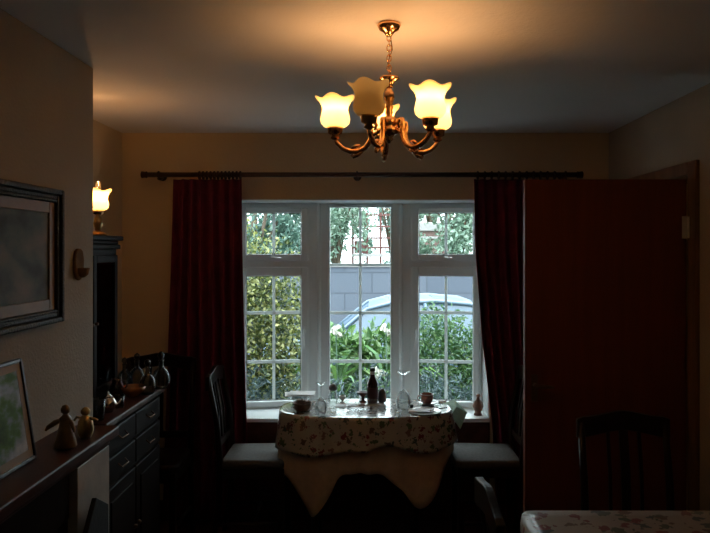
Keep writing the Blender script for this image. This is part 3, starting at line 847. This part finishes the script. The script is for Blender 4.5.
for i, z in enumerate((.10, H - .16)):
    bm = NB(); prism(bm, [(0.0, 0.0), (.022, .03), (.026, .07), (0.0, .075)], .315, .327, 'y')
    for v in bm.verts: v.co.x += .11; v.co.z += z
    obj('corbel', bm, 'ebony', c, bevel=.002)
# lamp on cabinet
LX, LY, LZ = -1.252, 3.20, 1.6865
l = empty('table_lamp', (LX, LY, LZ), 0, 'lit lamp with tulip glass shade on top of the dark cabinet', 'lamp')
obj('base', one(lathe, [(.040, 0), (.042, .006), (.028, .014), (.014, .022)], n=24), 'brass2', l, smooth=True)
obj('stem', one(lathe, [(.013, .02), (.016, .035), (.021, .055), (.016, .078), (.010, .090), (.014, .096)], n=20), 'gold', l, smooth=True)
obj('lamp_holder', one(lathe, [(.012, .094), (.024, .100), (.026, .114), (.02, .118)], n=20), 'brass', l, smooth=True)
ls = obj('lamp_shade', shade_bm(1.0, (0, 0, .114), .2), 'shade', l, smooth=True)
obj('light_bulb', one(lathe, [(.008, .116), (.009, .13), (.017, .144), (.018, .156), (.012, .170), (.003, .176)], n=16), 'bulb', ls, smooth=True)
obj('chimney', one(lathe, [(.020, .15), (.014, .18), (.012, .245), (.011, .245), (.013, .18), (.019, .15)], n=20, cap=False), 'clear', l, smooth=True)
L = bpy.data.lights.new('lamp_light', 'POINT'); L.color = LAMPC; L.energy = 6.5; L.shadow_soft_size = .016
lo = bpy.data.objects.new('lamp_light', L); COL.objects.link(lo); lo.parent = l; lo.location = (0, 0, .178)

# things on the sideboard
TS = SZ + .001
def S(px_, py_): return on_z(px_, py_, TS)
def decanter(loc, s, label, kind='decanter'):
    r = empty(kind, loc, 0, label, 'decanter', 'glass decanters on the sideboard')
    obj('body', one(lathe, [(.026*s, 0), (.030*s, .004*s), (.040*s, .03*s), (.042*s, .05*s), (.032*s, .08*s), (.012*s, .10*s), (.011*s, .125*s), (.016*s, .132*s)], n=24), 'smoke', r, smooth=True)
    obj('stopper', one(lathe, [(.010*s, .131*s), (.008*s, .138*s), (.017*s, .150*s), (.014*s, .163*s), (.004*s, .172*s)], n=16), 'smoke', r, smooth=True)
decanter(S(147.5, 394), .95, 'glass decanter nearest the front edge of the sideboard')
decanter(S(161, 388.5), 1.05, 'glass decanter at the far front corner of the sideboard')
decanter(S(137, 386), .95, 'glass decanter behind the orange bowl, second from cabinet')
decanter(S(124.5, 387), .85, 'glass decanter standing closest to the dark cabinet')
thing1('wooden_bowl', one(lathe, [(.024, 0), (.028, .004), (.052, .026), (.060, .046), (.056, .046), (.045, .024), (.02, .010)], n=28), 'orangewood', S(133, 396), 'orange lacquered wooden bowl on the sideboard', 'bowl')
tp = empty('silver_teapot', S(108, 412), 0, 'small silver teapot near the chimney breast corner', 'teapot')
obj('body', one(lathe, [(.020, 0), (.022, .004), (.034, .02), (.036, .038), (.026, .056), (.018, .062)], n=24), 'silver', tp, smooth=True)
obj('lid', one(lathe, [(.019, .062), (.014, .070), (.004, .074), (.006, .080), (.003, .086)], n=20), 'silver', tp, smooth=True)
obj('spout', one(tube, [(.030, 0, .022), (.046, 0, .036), (.054, 0, .056)], [.009, .006, .004], 8), 'silver', tp, smooth=True)
obj('handle', one(tube, [(-.028, 0, .05), (-.050, 0, .052), (-.054, 0, .030), (-.032, 0, .018)], .003, 8), 'silver', tp, smooth=True)
thing1('glass_tumbler', one(lathe, [(.020, 0), (.023, .002), (.028, .085), (.0265, .085), (.022, .006)], n=22), 'smoke', S(98, 420), 'tall smoky tumbler beside the silver teapot', 'tumbler', group='tumblers on the sideboard')
thing1('glass_tumbler', one(lathe, [(.018, 0), (.020, .002), (.023, .055), (.0215, .055), (.018, .006)], n=22), 'smoke', S(119, 408), 'short smoky tumbler before the dark jug', 'tumbler', group='tumblers on the sideboard')
jg = empty('dark_jug', S(117, 397), 0, 'small dark glazed jug beside the orange bowl', 'jug')
obj('body', one(lathe, [(.020, 0), (.024, .004), (.034, .03), (.030, .055), (.020, .072), (.024, .084), (.021, .084), (.017, .072)], n=22), 'bottle', jg, smooth=True)
obj('handle', one(tube, [(.022, 0, .078), (.042, 0, .074), (.046, 0, .050), (.032, 0, .034)], .004, 8), 'bottle', jg, smooth=True)

# ------------------------------------------------------------------ fireplace surround on the chimney breast
MZ = 1.01
fp = empty('fireplace', (XB, 1.8, 0), 0, 'dark wooden mantelpiece with beige marble slips on the chimney breast', 'fireplace')
e = .002
bm = NB(); bb(bm, e, .194, -.75, .64, MZ - .035, MZ); obj('mantel_shelf', bm, 'mantel', fp, bevel=.006)
bm = NB(); bb(bm, e, .170, -.73, .625, MZ - .062, MZ - .035); obj('shelf_moulding', bm, 'mantel', fp, bevel=.008)
bm = NB(); bb(bm, e, .150, -.70, .340, .80, MZ - .062); obj('frieze', bm, 'dark', fp, bevel=.004)
bm = NB(); bb(bm, e, .168, .355, .615, .03, MZ - .062); obj('marble_slip', bm, 'marble', fp, bevel=.003)
bm = NB(); bb(bm, e, .168, -.715, -.5, .03, MZ - .062); obj('marble_slip', bm, 'marble', fp, bevel=.003)
bm = NB(); bb(bm, e, .020, -.50, .355, .03, .80); obj('fireback', bm, 'iron', fp)
bm = NB(); bb(bm, .02, .14, .24, .355, .03, .80); bb(bm, .02, .14, -.5, -.36, .03, .80); bb(bm, .02, .14, -.36, .24, .66, .80); obj('firebox_surround', bm, 'iron', fp, bevel=.006)
bm = NB(); bb(bm, e, .40, -.75, .64, 0, .03); obj('hearth', bm, 'marble', fp, bevel=.006)
bm = NB()
for i in range(9): tube(bm, [(.14, -.28 + i * .055, .10), (.155, -.28 + i * .055, .22)], .005, 6)
tube(bm, [(.14, -.30, .10), (.14, .18, .10)], .007, 6); tube(bm, [(.155, -.30, .22), (.155, .18, .22)], .007, 6)
obj('grate', bm, 'iron', fp, smooth=True)
# fire screen leaning by the jamb
fs = empty('fire_screen', (XB + .205, 2.19, .03), 0, 'black pointed panel standing in front of the marble slip', 'fire screen')
bm = NB(); prism(bm, [(-.11, 0), (.10, 0), (.10, .76), (.0, .815), (-.11, .69)], -.008, .008, 'x'); obj('panel', bm, 'iron', fs, bevel=.003)
for y in (-.085, .075):
    obj('foot', one(bb, -.03, .06, y - .01, y + .01, 0, .015), 'iron', fs, bevel=.003)

# figurines
def M_(px_, py_): return on_z(px_, py_, MZ + .001)
an = empty('angel_figurine', M_(65.5, 447), .3, 'amber robed figurine with arms out on the mantel shelf', 'figurine')
obj('body', one(lathe, [(.030, 0), (.034, .004), (.028, .03), (.020, .06), (.016, .080), (.018, .090), (.009, .099), (.008, .104)], n=22), 'amber', an, smooth=True)
obj('head', one(lathe, [(.006, .102), (.013, .108), (.014, .118), (.009, .128), (.002, .131)], n=18), 'amber', an, smooth=True)
obj('wing', one(tube, [(-.010, 0, .085), (-.030, -.004, .078), (-.048, -.006, .066), (-.056, -.006, .056)], [.007, .009, .007, .003], 8), 'amber', an, smooth=True)
obj('wing', one(tube, [(.010, .0, .085), (.022, -.016, .070), (.028, -.026, .050)], [.007, .007, .003], 8), 'amber', an, smooth=True)
bf = empty('bell_figurine', M_(85.5, 437.5), 0, 'small gilt figurine nearest the chimney breast corner', 'figurine')
obj('body', one(lathe, [(.016, 0), (.018, .004), (.022, .012), (.026, .03), (.022, .055), (.012, .070), (.008, .074)], n=20), 'gold', bf, smooth=True)
obj('head', one(lathe, [(.007, .073), (.014, .079), (.015, .088), (.008, .097), (.002, .099)], n=18), 'gold', bf, smooth=True)
obj('arm', one(tube, [(-.010, 0, .062), (-.028, 0, .066), (-.036, 0, .055)], [.006, .005, .004], 8), 'gold', bf, smooth=True)
obj('arm', one(tube, [(.010, 0, .062), (.030, 0, .060), (.040, 0, .056)], [.006, .005, .004], 8), 'gold', bf, smooth=True)

# wall plaque / water font
wf = empty('wall_plaque', (XB + .001, 2.545, 1.575), 0, 'small brown wooden plaque with shallow cup on the chimney breast', 'plaque')
bm = NB(); prism(bm, [(-.035, -.035), (-.022, -.058), (0, -.066), (.022, -.058), (.035, -.035), (.038, .01), (.028, .040), (.012, .050), (-.012, .050), (-.028, .040), (-.038, .01)], 0, .012, 'x')
obj('backplate', bm, 'plaque', wf, bevel=.004)
bm = NB(); lathe(bm, [(.005, -.055), (.018, -.045), (.024, -.020), (.021, -.020), (.014, -.040)], (.022, 0, 0), 18); obj('cup', bm, 'plaque', wf, smooth=True)

# framed painting on the breast
def yz_ring(bm, y0, y1, z0, z1, w, x0, x1):
    bb(bm, x0, x1, y0, y0 + w, z0, z1); bb(bm, x0, x1, y1 - w, y1, z0, z1)
    bb(bm, x0, x1, y0 + w, y1 - w, z1 - w, z1); bb(bm, x0, x1, y0 + w, y1 - w, z0, z0 + w)
y1, z0, z1 = .31, -.222, .222
fr = empty('framed_painting', (XB + .001, 2.070, 1.60), 0, 'muted landscape print in a wide dark carved frame on the chimney breast', 'painting')
bm = NB()
yz_ring(bm, -y1, y1, z0, z1, .018, .0, .030); yz_ring(bm, -y1 + .018, y1 - .018, z0 + .018, z1 - .018, .016, 0, .020); yz_ring(bm, -y1 + .034, y1 - .034, z0 + .034, z1 - .034, .010, 0, .026)
obj('frame', bm, 'frame1', fr, bevel=.006)
bm = NB(); yz_ring(bm, -y1 + .044, y1 - .044, z0 + .044, z1 - .044, .036, 0, .014); obj('slip', bm, 'gilt', fr, bevel=.002)
bm = NB(); bb(bm, 0, .008, -y1 + .08, y1 - .08, z0 + .08, z1 - .08); obj('picture', bm, 'painting', fr)
# framed photograph leaning on the mantel
W2, H2 = .42, .295
ph = empty('framed_photograph', (XB + .088, 2.05 - W2 / 2, MZ + .002), 0, 'garden photograph in thin black frame leaning on the mantel shelf', 'photograph')
ph.rotation_euler = (0, -math.atan(.045 / .295), 0)
bm = NB(); yz_ring(bm, -W2/2, W2/2, 0, H2, .010, -.010, .006); obj('frame', bm, 'frame2', ph, bevel=.002)
bm = NB(); yz_ring(bm, -W2/2 + .010, W2/2 - .010, .010, H2 - .010, .022, -.006, .001); obj('mount', bm, 'mount2', ph)
bm = NB(); bb(bm, -.006, .0, -W2/2 + .032, W2/2 - .032, .032, H2 - .032); obj('picture', bm, 'photo', ph)

# ------------------------------------------------------------------ OUTSIDE
GZ = -.45
o = struct('ground', one(bb, -14, 16, 4.75, 40, GZ - .1, GZ), 'soil', 'garden ground outside the window')
o = struct('daylight_bounce_slab', one(bb, -4, 4, 4.62, 5.35, GZ, GZ + .02), 'road', 'unseen concrete slab added to bounce daylight indoors')  # unseen pale slab, added to bounce daylight up to the ceiling
o = struct('driveway', one(bb, -9, 12, 7.7, 10.9, GZ, GZ + .02), 'road', 'grey tarmac drive behind the shrubs')

def leaves(bm, pts, size, rnd, ratio=.45, up=.3):
    for p in pts:
        d = Vector((rnd.gauss(0, 1), rnd.gauss(0, 1), rnd.gauss(0, 1) + up)).normalized()
        q = d.cross(Vector((rnd.gauss(0, 1), rnd.gauss(0, 1), rnd.gauss(0, 1)))).normalized()
        n_ = d.cross(q)
        s = size * rnd.uniform(.6, 1.3); w_ = s * ratio
        p = Vector(p)
        a = bm.verts.new(p); b_ = bm.verts.new(p + d * s * .5 + q * w_ * .5 + n_ * s * .08); c_ = bm.verts.new(p + d * s); e_ = bm.verts.new(p + d * s * .5 - q * w_ * .5 + n_ * s * .08)
        bm.faces.new((a, b_, c_)); bm.faces.new((a, c_, e_))

def ellipsoid_pts(c, r, n, rnd, inner=.55):
    out = []
    while len(out) < n:
        v = Vector((rnd.gauss(0, 1), rnd.gauss(0, 1), rnd.gauss(0, 1))).normalized()
        k = rnd.uniform(inner, 1) * (1 + .12 * math.sin(7 * v.x + 3 * v.z) * math.cos(6 * v.z + 4 * v.y))
        out.append((c[0] + v.x * r[0] * k, c[1] + v.y * r[1] * k, c[2] + v.z * r[2] * k))
    return out

M['hedge'] = foliage_mat('yellow_green_hedge_leaves', [(0, (.015, .035, .01)), (.35, (.08, .13, .02)), (.6, (.30, .34, .08)), (.85, (.70, .70, .28)), (1, (.06, .10, .03))])
M['shrub'] = foliage_mat('fresh_green_shrub_leaves', [(0, (.05, .13, .035)), (.4, (.12, .28, .06)), (.7, (.24, .44, .12)), (1, (.42, .58, .28))])
M['shrub2'] = foliage_mat('mid_green_shrub_leaves', [(0, (.03, .09, .03)), (.4, (.08, .20, .05)), (.75, (.16, .32, .10)), (1, (.30, .42, .20))])
M['low'] = foliage_mat('teal_haze_leaves', [(0, (.035, .07, .065)), (.5, (.08, .15, .14)), (1, (.17, .27, .26))], k=.3)  # dark blue-green stands in for haze and reflections on the lower panes
M['treel'] = foliage_mat('grey_green_tree_leaves', [(0, (.12, .20, .13)), (.5, (.22, .33, .24)), (1, (.38, .48, .38))], k=.85)
M['treel2'] = foliage_mat('blue_green_tree_leaves', [(0, (.09, .17, .13)), (.5, (.16, .29, .23)), (1, (.30, .43, .34))], k=.8)

def bush(name, mat, c, r, n, size, label, cat, group=None, seed=0, ratio=.45, inner=.55, stem=True):
    rnd = random.Random(seed)
    root = empty(name, (c[0], c[1], GZ), 0, label, cat, group)
    cc = (0, 0, c[2] - GZ)
    bm = NB(); leaves(bm, ellipsoid_pts(cc, r, n, rnd, inner), size, rnd, ratio); obj('foliage', bm, mat, root)
    if stem:
        bm = NB()
        for k in range(5):
            a = k * 1.257; tube(bm, [(0.03 * math.cos(a), .03 * math.sin(a), 0), (r[0] * .3 * math.cos(a), r[1] * .3 * math.sin(a), cc[2] * .6), (r[0] * .6 * math.cos(a), r[1] * .6 * math.sin(a), cc[2])], [.02, .014, .006], 6)
        obj('stem', bm, 'bark', root, smooth=True)
    return root
# tall variegated hedge bush outside the left window
bush('hedge_bush', 'hedge', (-1.05, 6.15, .80), (.62, .42, 1.05), 18000, .044, 'tall yellow green leafy bush filling the left window', 'bush', None, 11, .55, .3)
# centre flowering shrubs
G = 'green shrubs in front of the car'
bush('garden_shrub', 'shrub', (-.34, 6.9, .40), (.42, .32, .48), 1500, .12, 'bright green shrub seen at left of the centre window', 'shrub', G, 12, .35)
bush('garden_shrub', 'shrub', (.12, 7.0, .38), (.40, .32, .50), 1500, .12, 'bright green shrub seen behind the brown bottle', 'shrub', G, 13, .35)
bush('garden_shrub', 'shrub2', (.66, 6.8, .46), (.42, .35, .64), 5000, .055, 'mid green shrub seen in left half of right window', 'shrub', G, 14, .45, .4)
bush('garden_shrub', 'shrub2', (1.25, 6.8, .44), (.42, .35, .64), 5000, .055, 'mid green shrub seen beside the right curtain', 'shrub', G, 15, .45, .4)
# made-up low plants; their colour paints the dim teal haze across the lower panes
G2 = 'made-up teal haze plants below the window'
for i, x in enumerate((-.95, -.45, .05, .52, .98)):
    bush('teal_haze_plant', 'low', (x, 5.70, .12), (.36, .30, .56), 2600, .06, ['made-up teal haze plant below the tall yellow green bush', 'made-up teal haze plant at left end of the centre window', 'made-up teal haze plant behind the brown bottle, below the flowers', 'made-up teal haze plant seen behind the pink cup', 'made-up teal haze plant below the shrub nearest right curtain'][i], 'plant', G2, 30 + i, .3, .4)
# strap leaved lilies with white flowers
def lily(loc, h_, seed, label):
    rnd = random.Random(seed)
    r = empty('flowering_lily', loc, 0, label, 'flower', 'white flowers outside the centre window')
    bm = NB()
    for k in range(16):
        a = rnd.uniform(0, 6.28); ln = rnd.uniform(.25, .42); b0 = rnd.uniform(.3, .65) * h_
        pts = [Vector((0, 0, b0)), Vector((.35 * ln * math.cos(a), .35 * ln * math.sin(a), b0 + ln * .6)), Vector((.75 * ln * math.cos(a), .75 * ln * math.sin(a), b0 + ln * .75)), Vector((1.1 * ln * math.cos(a), 1.1 * ln * math.sin(a), b0 + ln * .55))]
        side = Vector((-math.sin(a), math.cos(a), 0)); prev = None
        for q, wd in zip(pts, (.010, .022, .016, .002)):
            cur = (bm.verts.new(q + side * wd), bm.verts.new(q - side * wd))
            if prev: bm.faces.new((prev[0], cur[0], cur[1], prev[1]))
            prev = cur
    obj('leaf_cluster', bm, 'shrub', r)
    obj('stem', one(tube, [(0, 0, 0), (.01, 0, h_ * .5), (0, 0, h_)], .008, 6), 'shrub2', r, smooth=True)
    bm = NB()
    for k in range(7):
        a = k * .9 + seed; z = h_ - .012 * k
        d = Vector((math.cos(a), math.sin(a), .9)).normalized()
        c_ = Vector((0, 0, z)) + d * .015; s_ = d.cross(Vector((0, 0, 1))).normalized(); u_ = s_.cross(d)
        tip = [c_ + d * .05 + (s_ * math.cos(t_) + u_ * math.sin(t_)) * .026 for t_ in (0, 1.05, 2.1, 3.15, 4.2, 5.25)]
        v0 = bm.verts.new(c_); vt = [bm.verts.new(q) for q in tip]
        for m_ in range(6): bm.faces.new((v0, vt[m_], vt[(m_ + 1) % 6]))
    obj('flower_head', bm, 'petal', r)
lily((-.33, 6.45, GZ), 1.32, 1, 'white flower spike at left of the centre window')
lily((.13, 6.45, GZ), 1.33, 2, 'tallest white flower spike in right half of the centre window')
lily((.07, 6.2, GZ), .98, 3, 'low white bloom just above the brown bottle')
lily((.26, 6.5, GZ), 1.22, 4, 'white flower spike at right edge of the centre window')

# car
cg = empty('parked_car', (.22, 9.0, GZ + .02), 0, 'silver blue hatchback parked in front of the grey wall', 'car')
CW = .78
bm = NB()
low = [(-1.95, .25), (-1.98, .55), (-1.85, .74), (-1.2, .86), (-.72, .93), (1.35, .98), (1.78, .90), (1.86, .55), (1.82, .25), (1.45, .20), (1.40, .36), (1.2, .50), (1.0, .36), (.95, .20), (-.95, .20), (-1.0, .36), (-1.2, .50), (-1.40, .36), (-1.45, .20)]
prism(bm, low, -CW, CW, 'y'); obj('body', bm, 'carpaint', cg, bevel=.04)
def cabin(ins, z_off=0):
    b0 = [(-.80, .90), (1.45, .95)]; 
    return b0
# glazed cabin (tapered) + roof + pillars
bm = NB()
yb, yt = CW - .03, CW - .17
pb = [(-.78, .92), (1.46, .95)]; pt = [(-.28, 1.33), (.0, 1.40), (.55, 1.425), (.95, 1.39), (1.12, 1.33)]
def cabrow(y_b, y_t, grow=0.):
    return [(pb[0][0], y_b, pb[0][1])] + [(x, y_t, z) for x, z in pt] + [(pb[1][0], y_b, pb[1][1])]
A = [bm.verts.new(q) for q in cabrow(-yb, -yt)]; B = [bm.verts.new(q) for q in cabrow(yb, yt)]
n = len(A); bm.faces.new(A); bm.faces.new(list(reversed(B)))
for i in range(n): bm.faces.new((A[i], B[i], B[(i + 1) % n], A[(i + 1) % n]))
obj('side_window', bm, 'carglass', cg, bevel=.01)
bm = NB()
for sgn in (-1, 1):
    row = [Vector(q) for q in cabrow(sgn * (yb + .008), sgn * (yt + .008))]
    tube(bm, [(q.x, q.y, q.z + (.012 if 0 < i < n - 1 else 0)) for i, q in enumerate(row)], .024, 8)
    tube(bm, [(.42, sgn * yb, .95), (.42, sgn * (yt + .01), 1.41)], .028, 8)
obj('roof_rail', bm, 'carpaint', cg, smooth=True)
bm = NB()
top = [(-.26, 1.345), (.0, 1.415), (.55, 1.44), (.95, 1.405), (1.10, 1.345)]
for (xa, za), (xb, zb) in zip(top, top[1:]):
    v = [bm.verts.new(q) for q in ((xa, -yt, za), (xb, -yt, zb), (xb, yt, zb), (xa, yt, za))]; bm.faces.new(v)
obj('roof', bm, 'carpaint', cg, solid=.02)
for x in (-1.2, 1.2):
    for sgn in (-1, 1):
        bm = NB(); tube(bm, [(x, sgn * (CW - .18), .30), (x, sgn * (CW + .0), .30)], .30, 24); w_ = obj('wheel', bm, 'tyre', cg, bevel=.03)
        bm = NB(); tube(bm, [(x, sgn * CW, .30), (x, sgn * (CW + .015), .30)], .18, 20); obj('hub_cap', bm, 'silver', w_, bevel=.01)
bm = NB(); tube(bm, [(-.62, -CW - .02, .98), (-.50, -CW - .12, 1.0), (-.46, -CW - .14, 1.0)], [.03, .06, .05], 8); obj('wing_mirror', bm, 'carpaint', cg, smooth=True)
bm = NB(); bb(bm, -1.975, -1.93, -.62, -.40, .58, .70); obj('headlamp', bm, 'silver', cg, bevel=.02)

# boundary wall with capping
w1 = empty('boundary_wall', (0, 11.5, GZ), 0, 'grey blockwork boundary wall behind the car', 'wall')
obj('blockwork', one(bb, -6, 8, 0, .2, 0, 1.79), 'block', w1)
obj('coping', one(bb, -6, 8, -.03, .23, 1.79, 1.845), 'render', w1, bevel=.01)
# trees behind
def tree(c, r, n, size, mat, label, seed, inner=.2):
    rnd = random.Random(seed)
    root = empty('garden_tree', (c[0], c[1], GZ), 0, label, 'tree', 'trees beyond the boundary wall')
    zc_ = c[2] - GZ
    pts = []
    # several clumps so the sky shows between them
    for k in range(12):
        v = Vector((rnd.gauss(0, .5), rnd.gauss(0, .5), rnd.gauss(0, .5)))
        cc = (v.x * r[0], v.y * r[1], zc_ + v.z * r[2]); rr_ = rnd.uniform(.28, .5)
        pts += ellipsoid_pts(cc, (r[0] * rr_, r[1] * rr_, r[2] * rr_), n // 12, rnd, inner)
    bm = NB(); leaves(bm, pts, size, rnd, .5); obj('foliage', bm, mat, root)
    bm = NB(); tube(bm, [(0, 0, 0), (.05, 0, zc_ * .5), (-.03, 0, zc_)], [.12, .09, .05], 8)
    for k in range(6):
        a = k * 1.05; tube(bm, [(0, 0, zc_ * .6), (r[0] * .35 * math.cos(a), r[1] * .35 * math.sin(a), zc_), (r[0] * .7 * math.cos(a), r[1] * .7 * math.sin(a), zc_ + r[2] * .4)], [.05, .03, .012], 6)
    obj('trunk', bm, 'bark', root, smooth=True)
tree((-2.1, 12.6, 2.3), (1.3, .8, 1.5), 5200, .13, 'treel2', 'blue green tree beyond the tall bush in left window', 21)
tree((-1.65, 17.0, 2.5), (1.3, .7, 1.6), 3600, .13, 'treel', 'pale grey green tree at right side of left window', 26)
tree((-.72, 14.0, 2.15), (.52, .6, 1.4), 2600, .11, 'treel', 'pale tree at left of the centre window', 22)
tree((.53, 19.0, 2.75), (.70, .6, 1.4), 3000, .11, 'treel2', 'blue green tree in right half of the centre window', 23)
tree((1.75, 14.5, 2.3), (.95, .7, 1.3), 5200, .12, 'treel', 'pale green tree filling right part of right vent', 24)
tree((1.75, 20.5, 3.2), (.7, .6, .8), 2600, .12, 'treel', 'pale green tree behind the brick outbuilding', 25)
# timber trellis and outbuilding
tl = empty('timber_trellis', (-.12, 14.6, GZ), 0, 'red brown timber balcony frame beyond the wall in centre window', 'trellis')
for x in (-.28, .02, .30):
    obj('post', one(bb, x - .022, x + .022, -.02, .02, 0, 2.85), 'redwood', tl)
for z in (2.80, 2.56, 2.32, 2.12):
    obj('rail', one(bb, -.28, .50, -.035, -.015, z - .018, z + .018), 'redwood', tl)
obj('deck_board', one(bb, -.30, .62, -.05, .10, 1.93, 1.99), 'render', tl)
obj('panel', one(bb, -.25, .0, .0, .03, 2.0, 2.26), 'redwood', tl)
ob = empty('brick_outbuilding', (1.35, 16.0, GZ), 0, 'low pink brown brick building with white roof edge in right vent', 'building')
obj('wall', one(bb, -.32, .55, 0, 1.5, 0, 2.50), 'pinkbrick', ob)
obj('roof', one(bb, -.34, .42, -.05, 1.5, 2.50, 2.70), 'render', ob, bevel=.02)
obj('fascia', one(bb, -.30, .56, -.03, 0, 2.33, 2.38), 'render', ob)

# ------------------------------------------------------------------ light: overcast sky
wd = bpy.data.worlds.new('World'); sc.world = wd; wd.use_nodes = True
nt = wd.node_tree; bg = nt.nodes['Background']
bg.inputs[0].default_value = (.84, .94, 1.0, 1)
# overcast sky: three times as bright overhead as at the horizon
tc = nt.nodes.new('ShaderNodeTexCoord'); sx = nt.nodes.new('ShaderNodeSeparateXYZ')
nt.links.new(tc.outputs['Generated'], sx.inputs[0])
mr = nt.nodes.new('ShaderNodeMapRange'); mr.inputs['From Min'].default_value = 0; mr.inputs['From Max'].default_value = 1
mr.inputs['To Min'].default_value = 4.1; mr.inputs['To Max'].default_value = 12.3
nt.links.new(sx.outputs['Z'], mr.inputs['Value']); nt.links.new(mr.outputs[0], bg.inputs[1])

# ------------------------------------------------------------------ camera
cam = bpy.data.cameras.new('camera'); co = bpy.data.objects.new('camera', cam); COL.objects.link(co)
co.location = (0, 0, EYE); co.rotation_euler = (PI / 2, 0, 0)
cam.sensor_width = 36; cam.lens = 36 * F / 710
cam.shift_x = -(CX - 355) / 710; cam.shift_y = -(266.5 - CY) / 710
cam.clip_start = .05
sc.camera = co
vs = sc.view_settings
vs.view_transform = 'Standard'; vs.look = 'None'; vs.gamma = 1; vs.exposure = 0.; vs.use_curve_mapping = False
sc.cycles.use_denoising = True
sc.cycles.max_bounces = 10; sc.cycles.diffuse_bounces = 5; sc.cycles.transparent_max_bounces = 24
sc.cycles.sample_clamp_indirect = 4
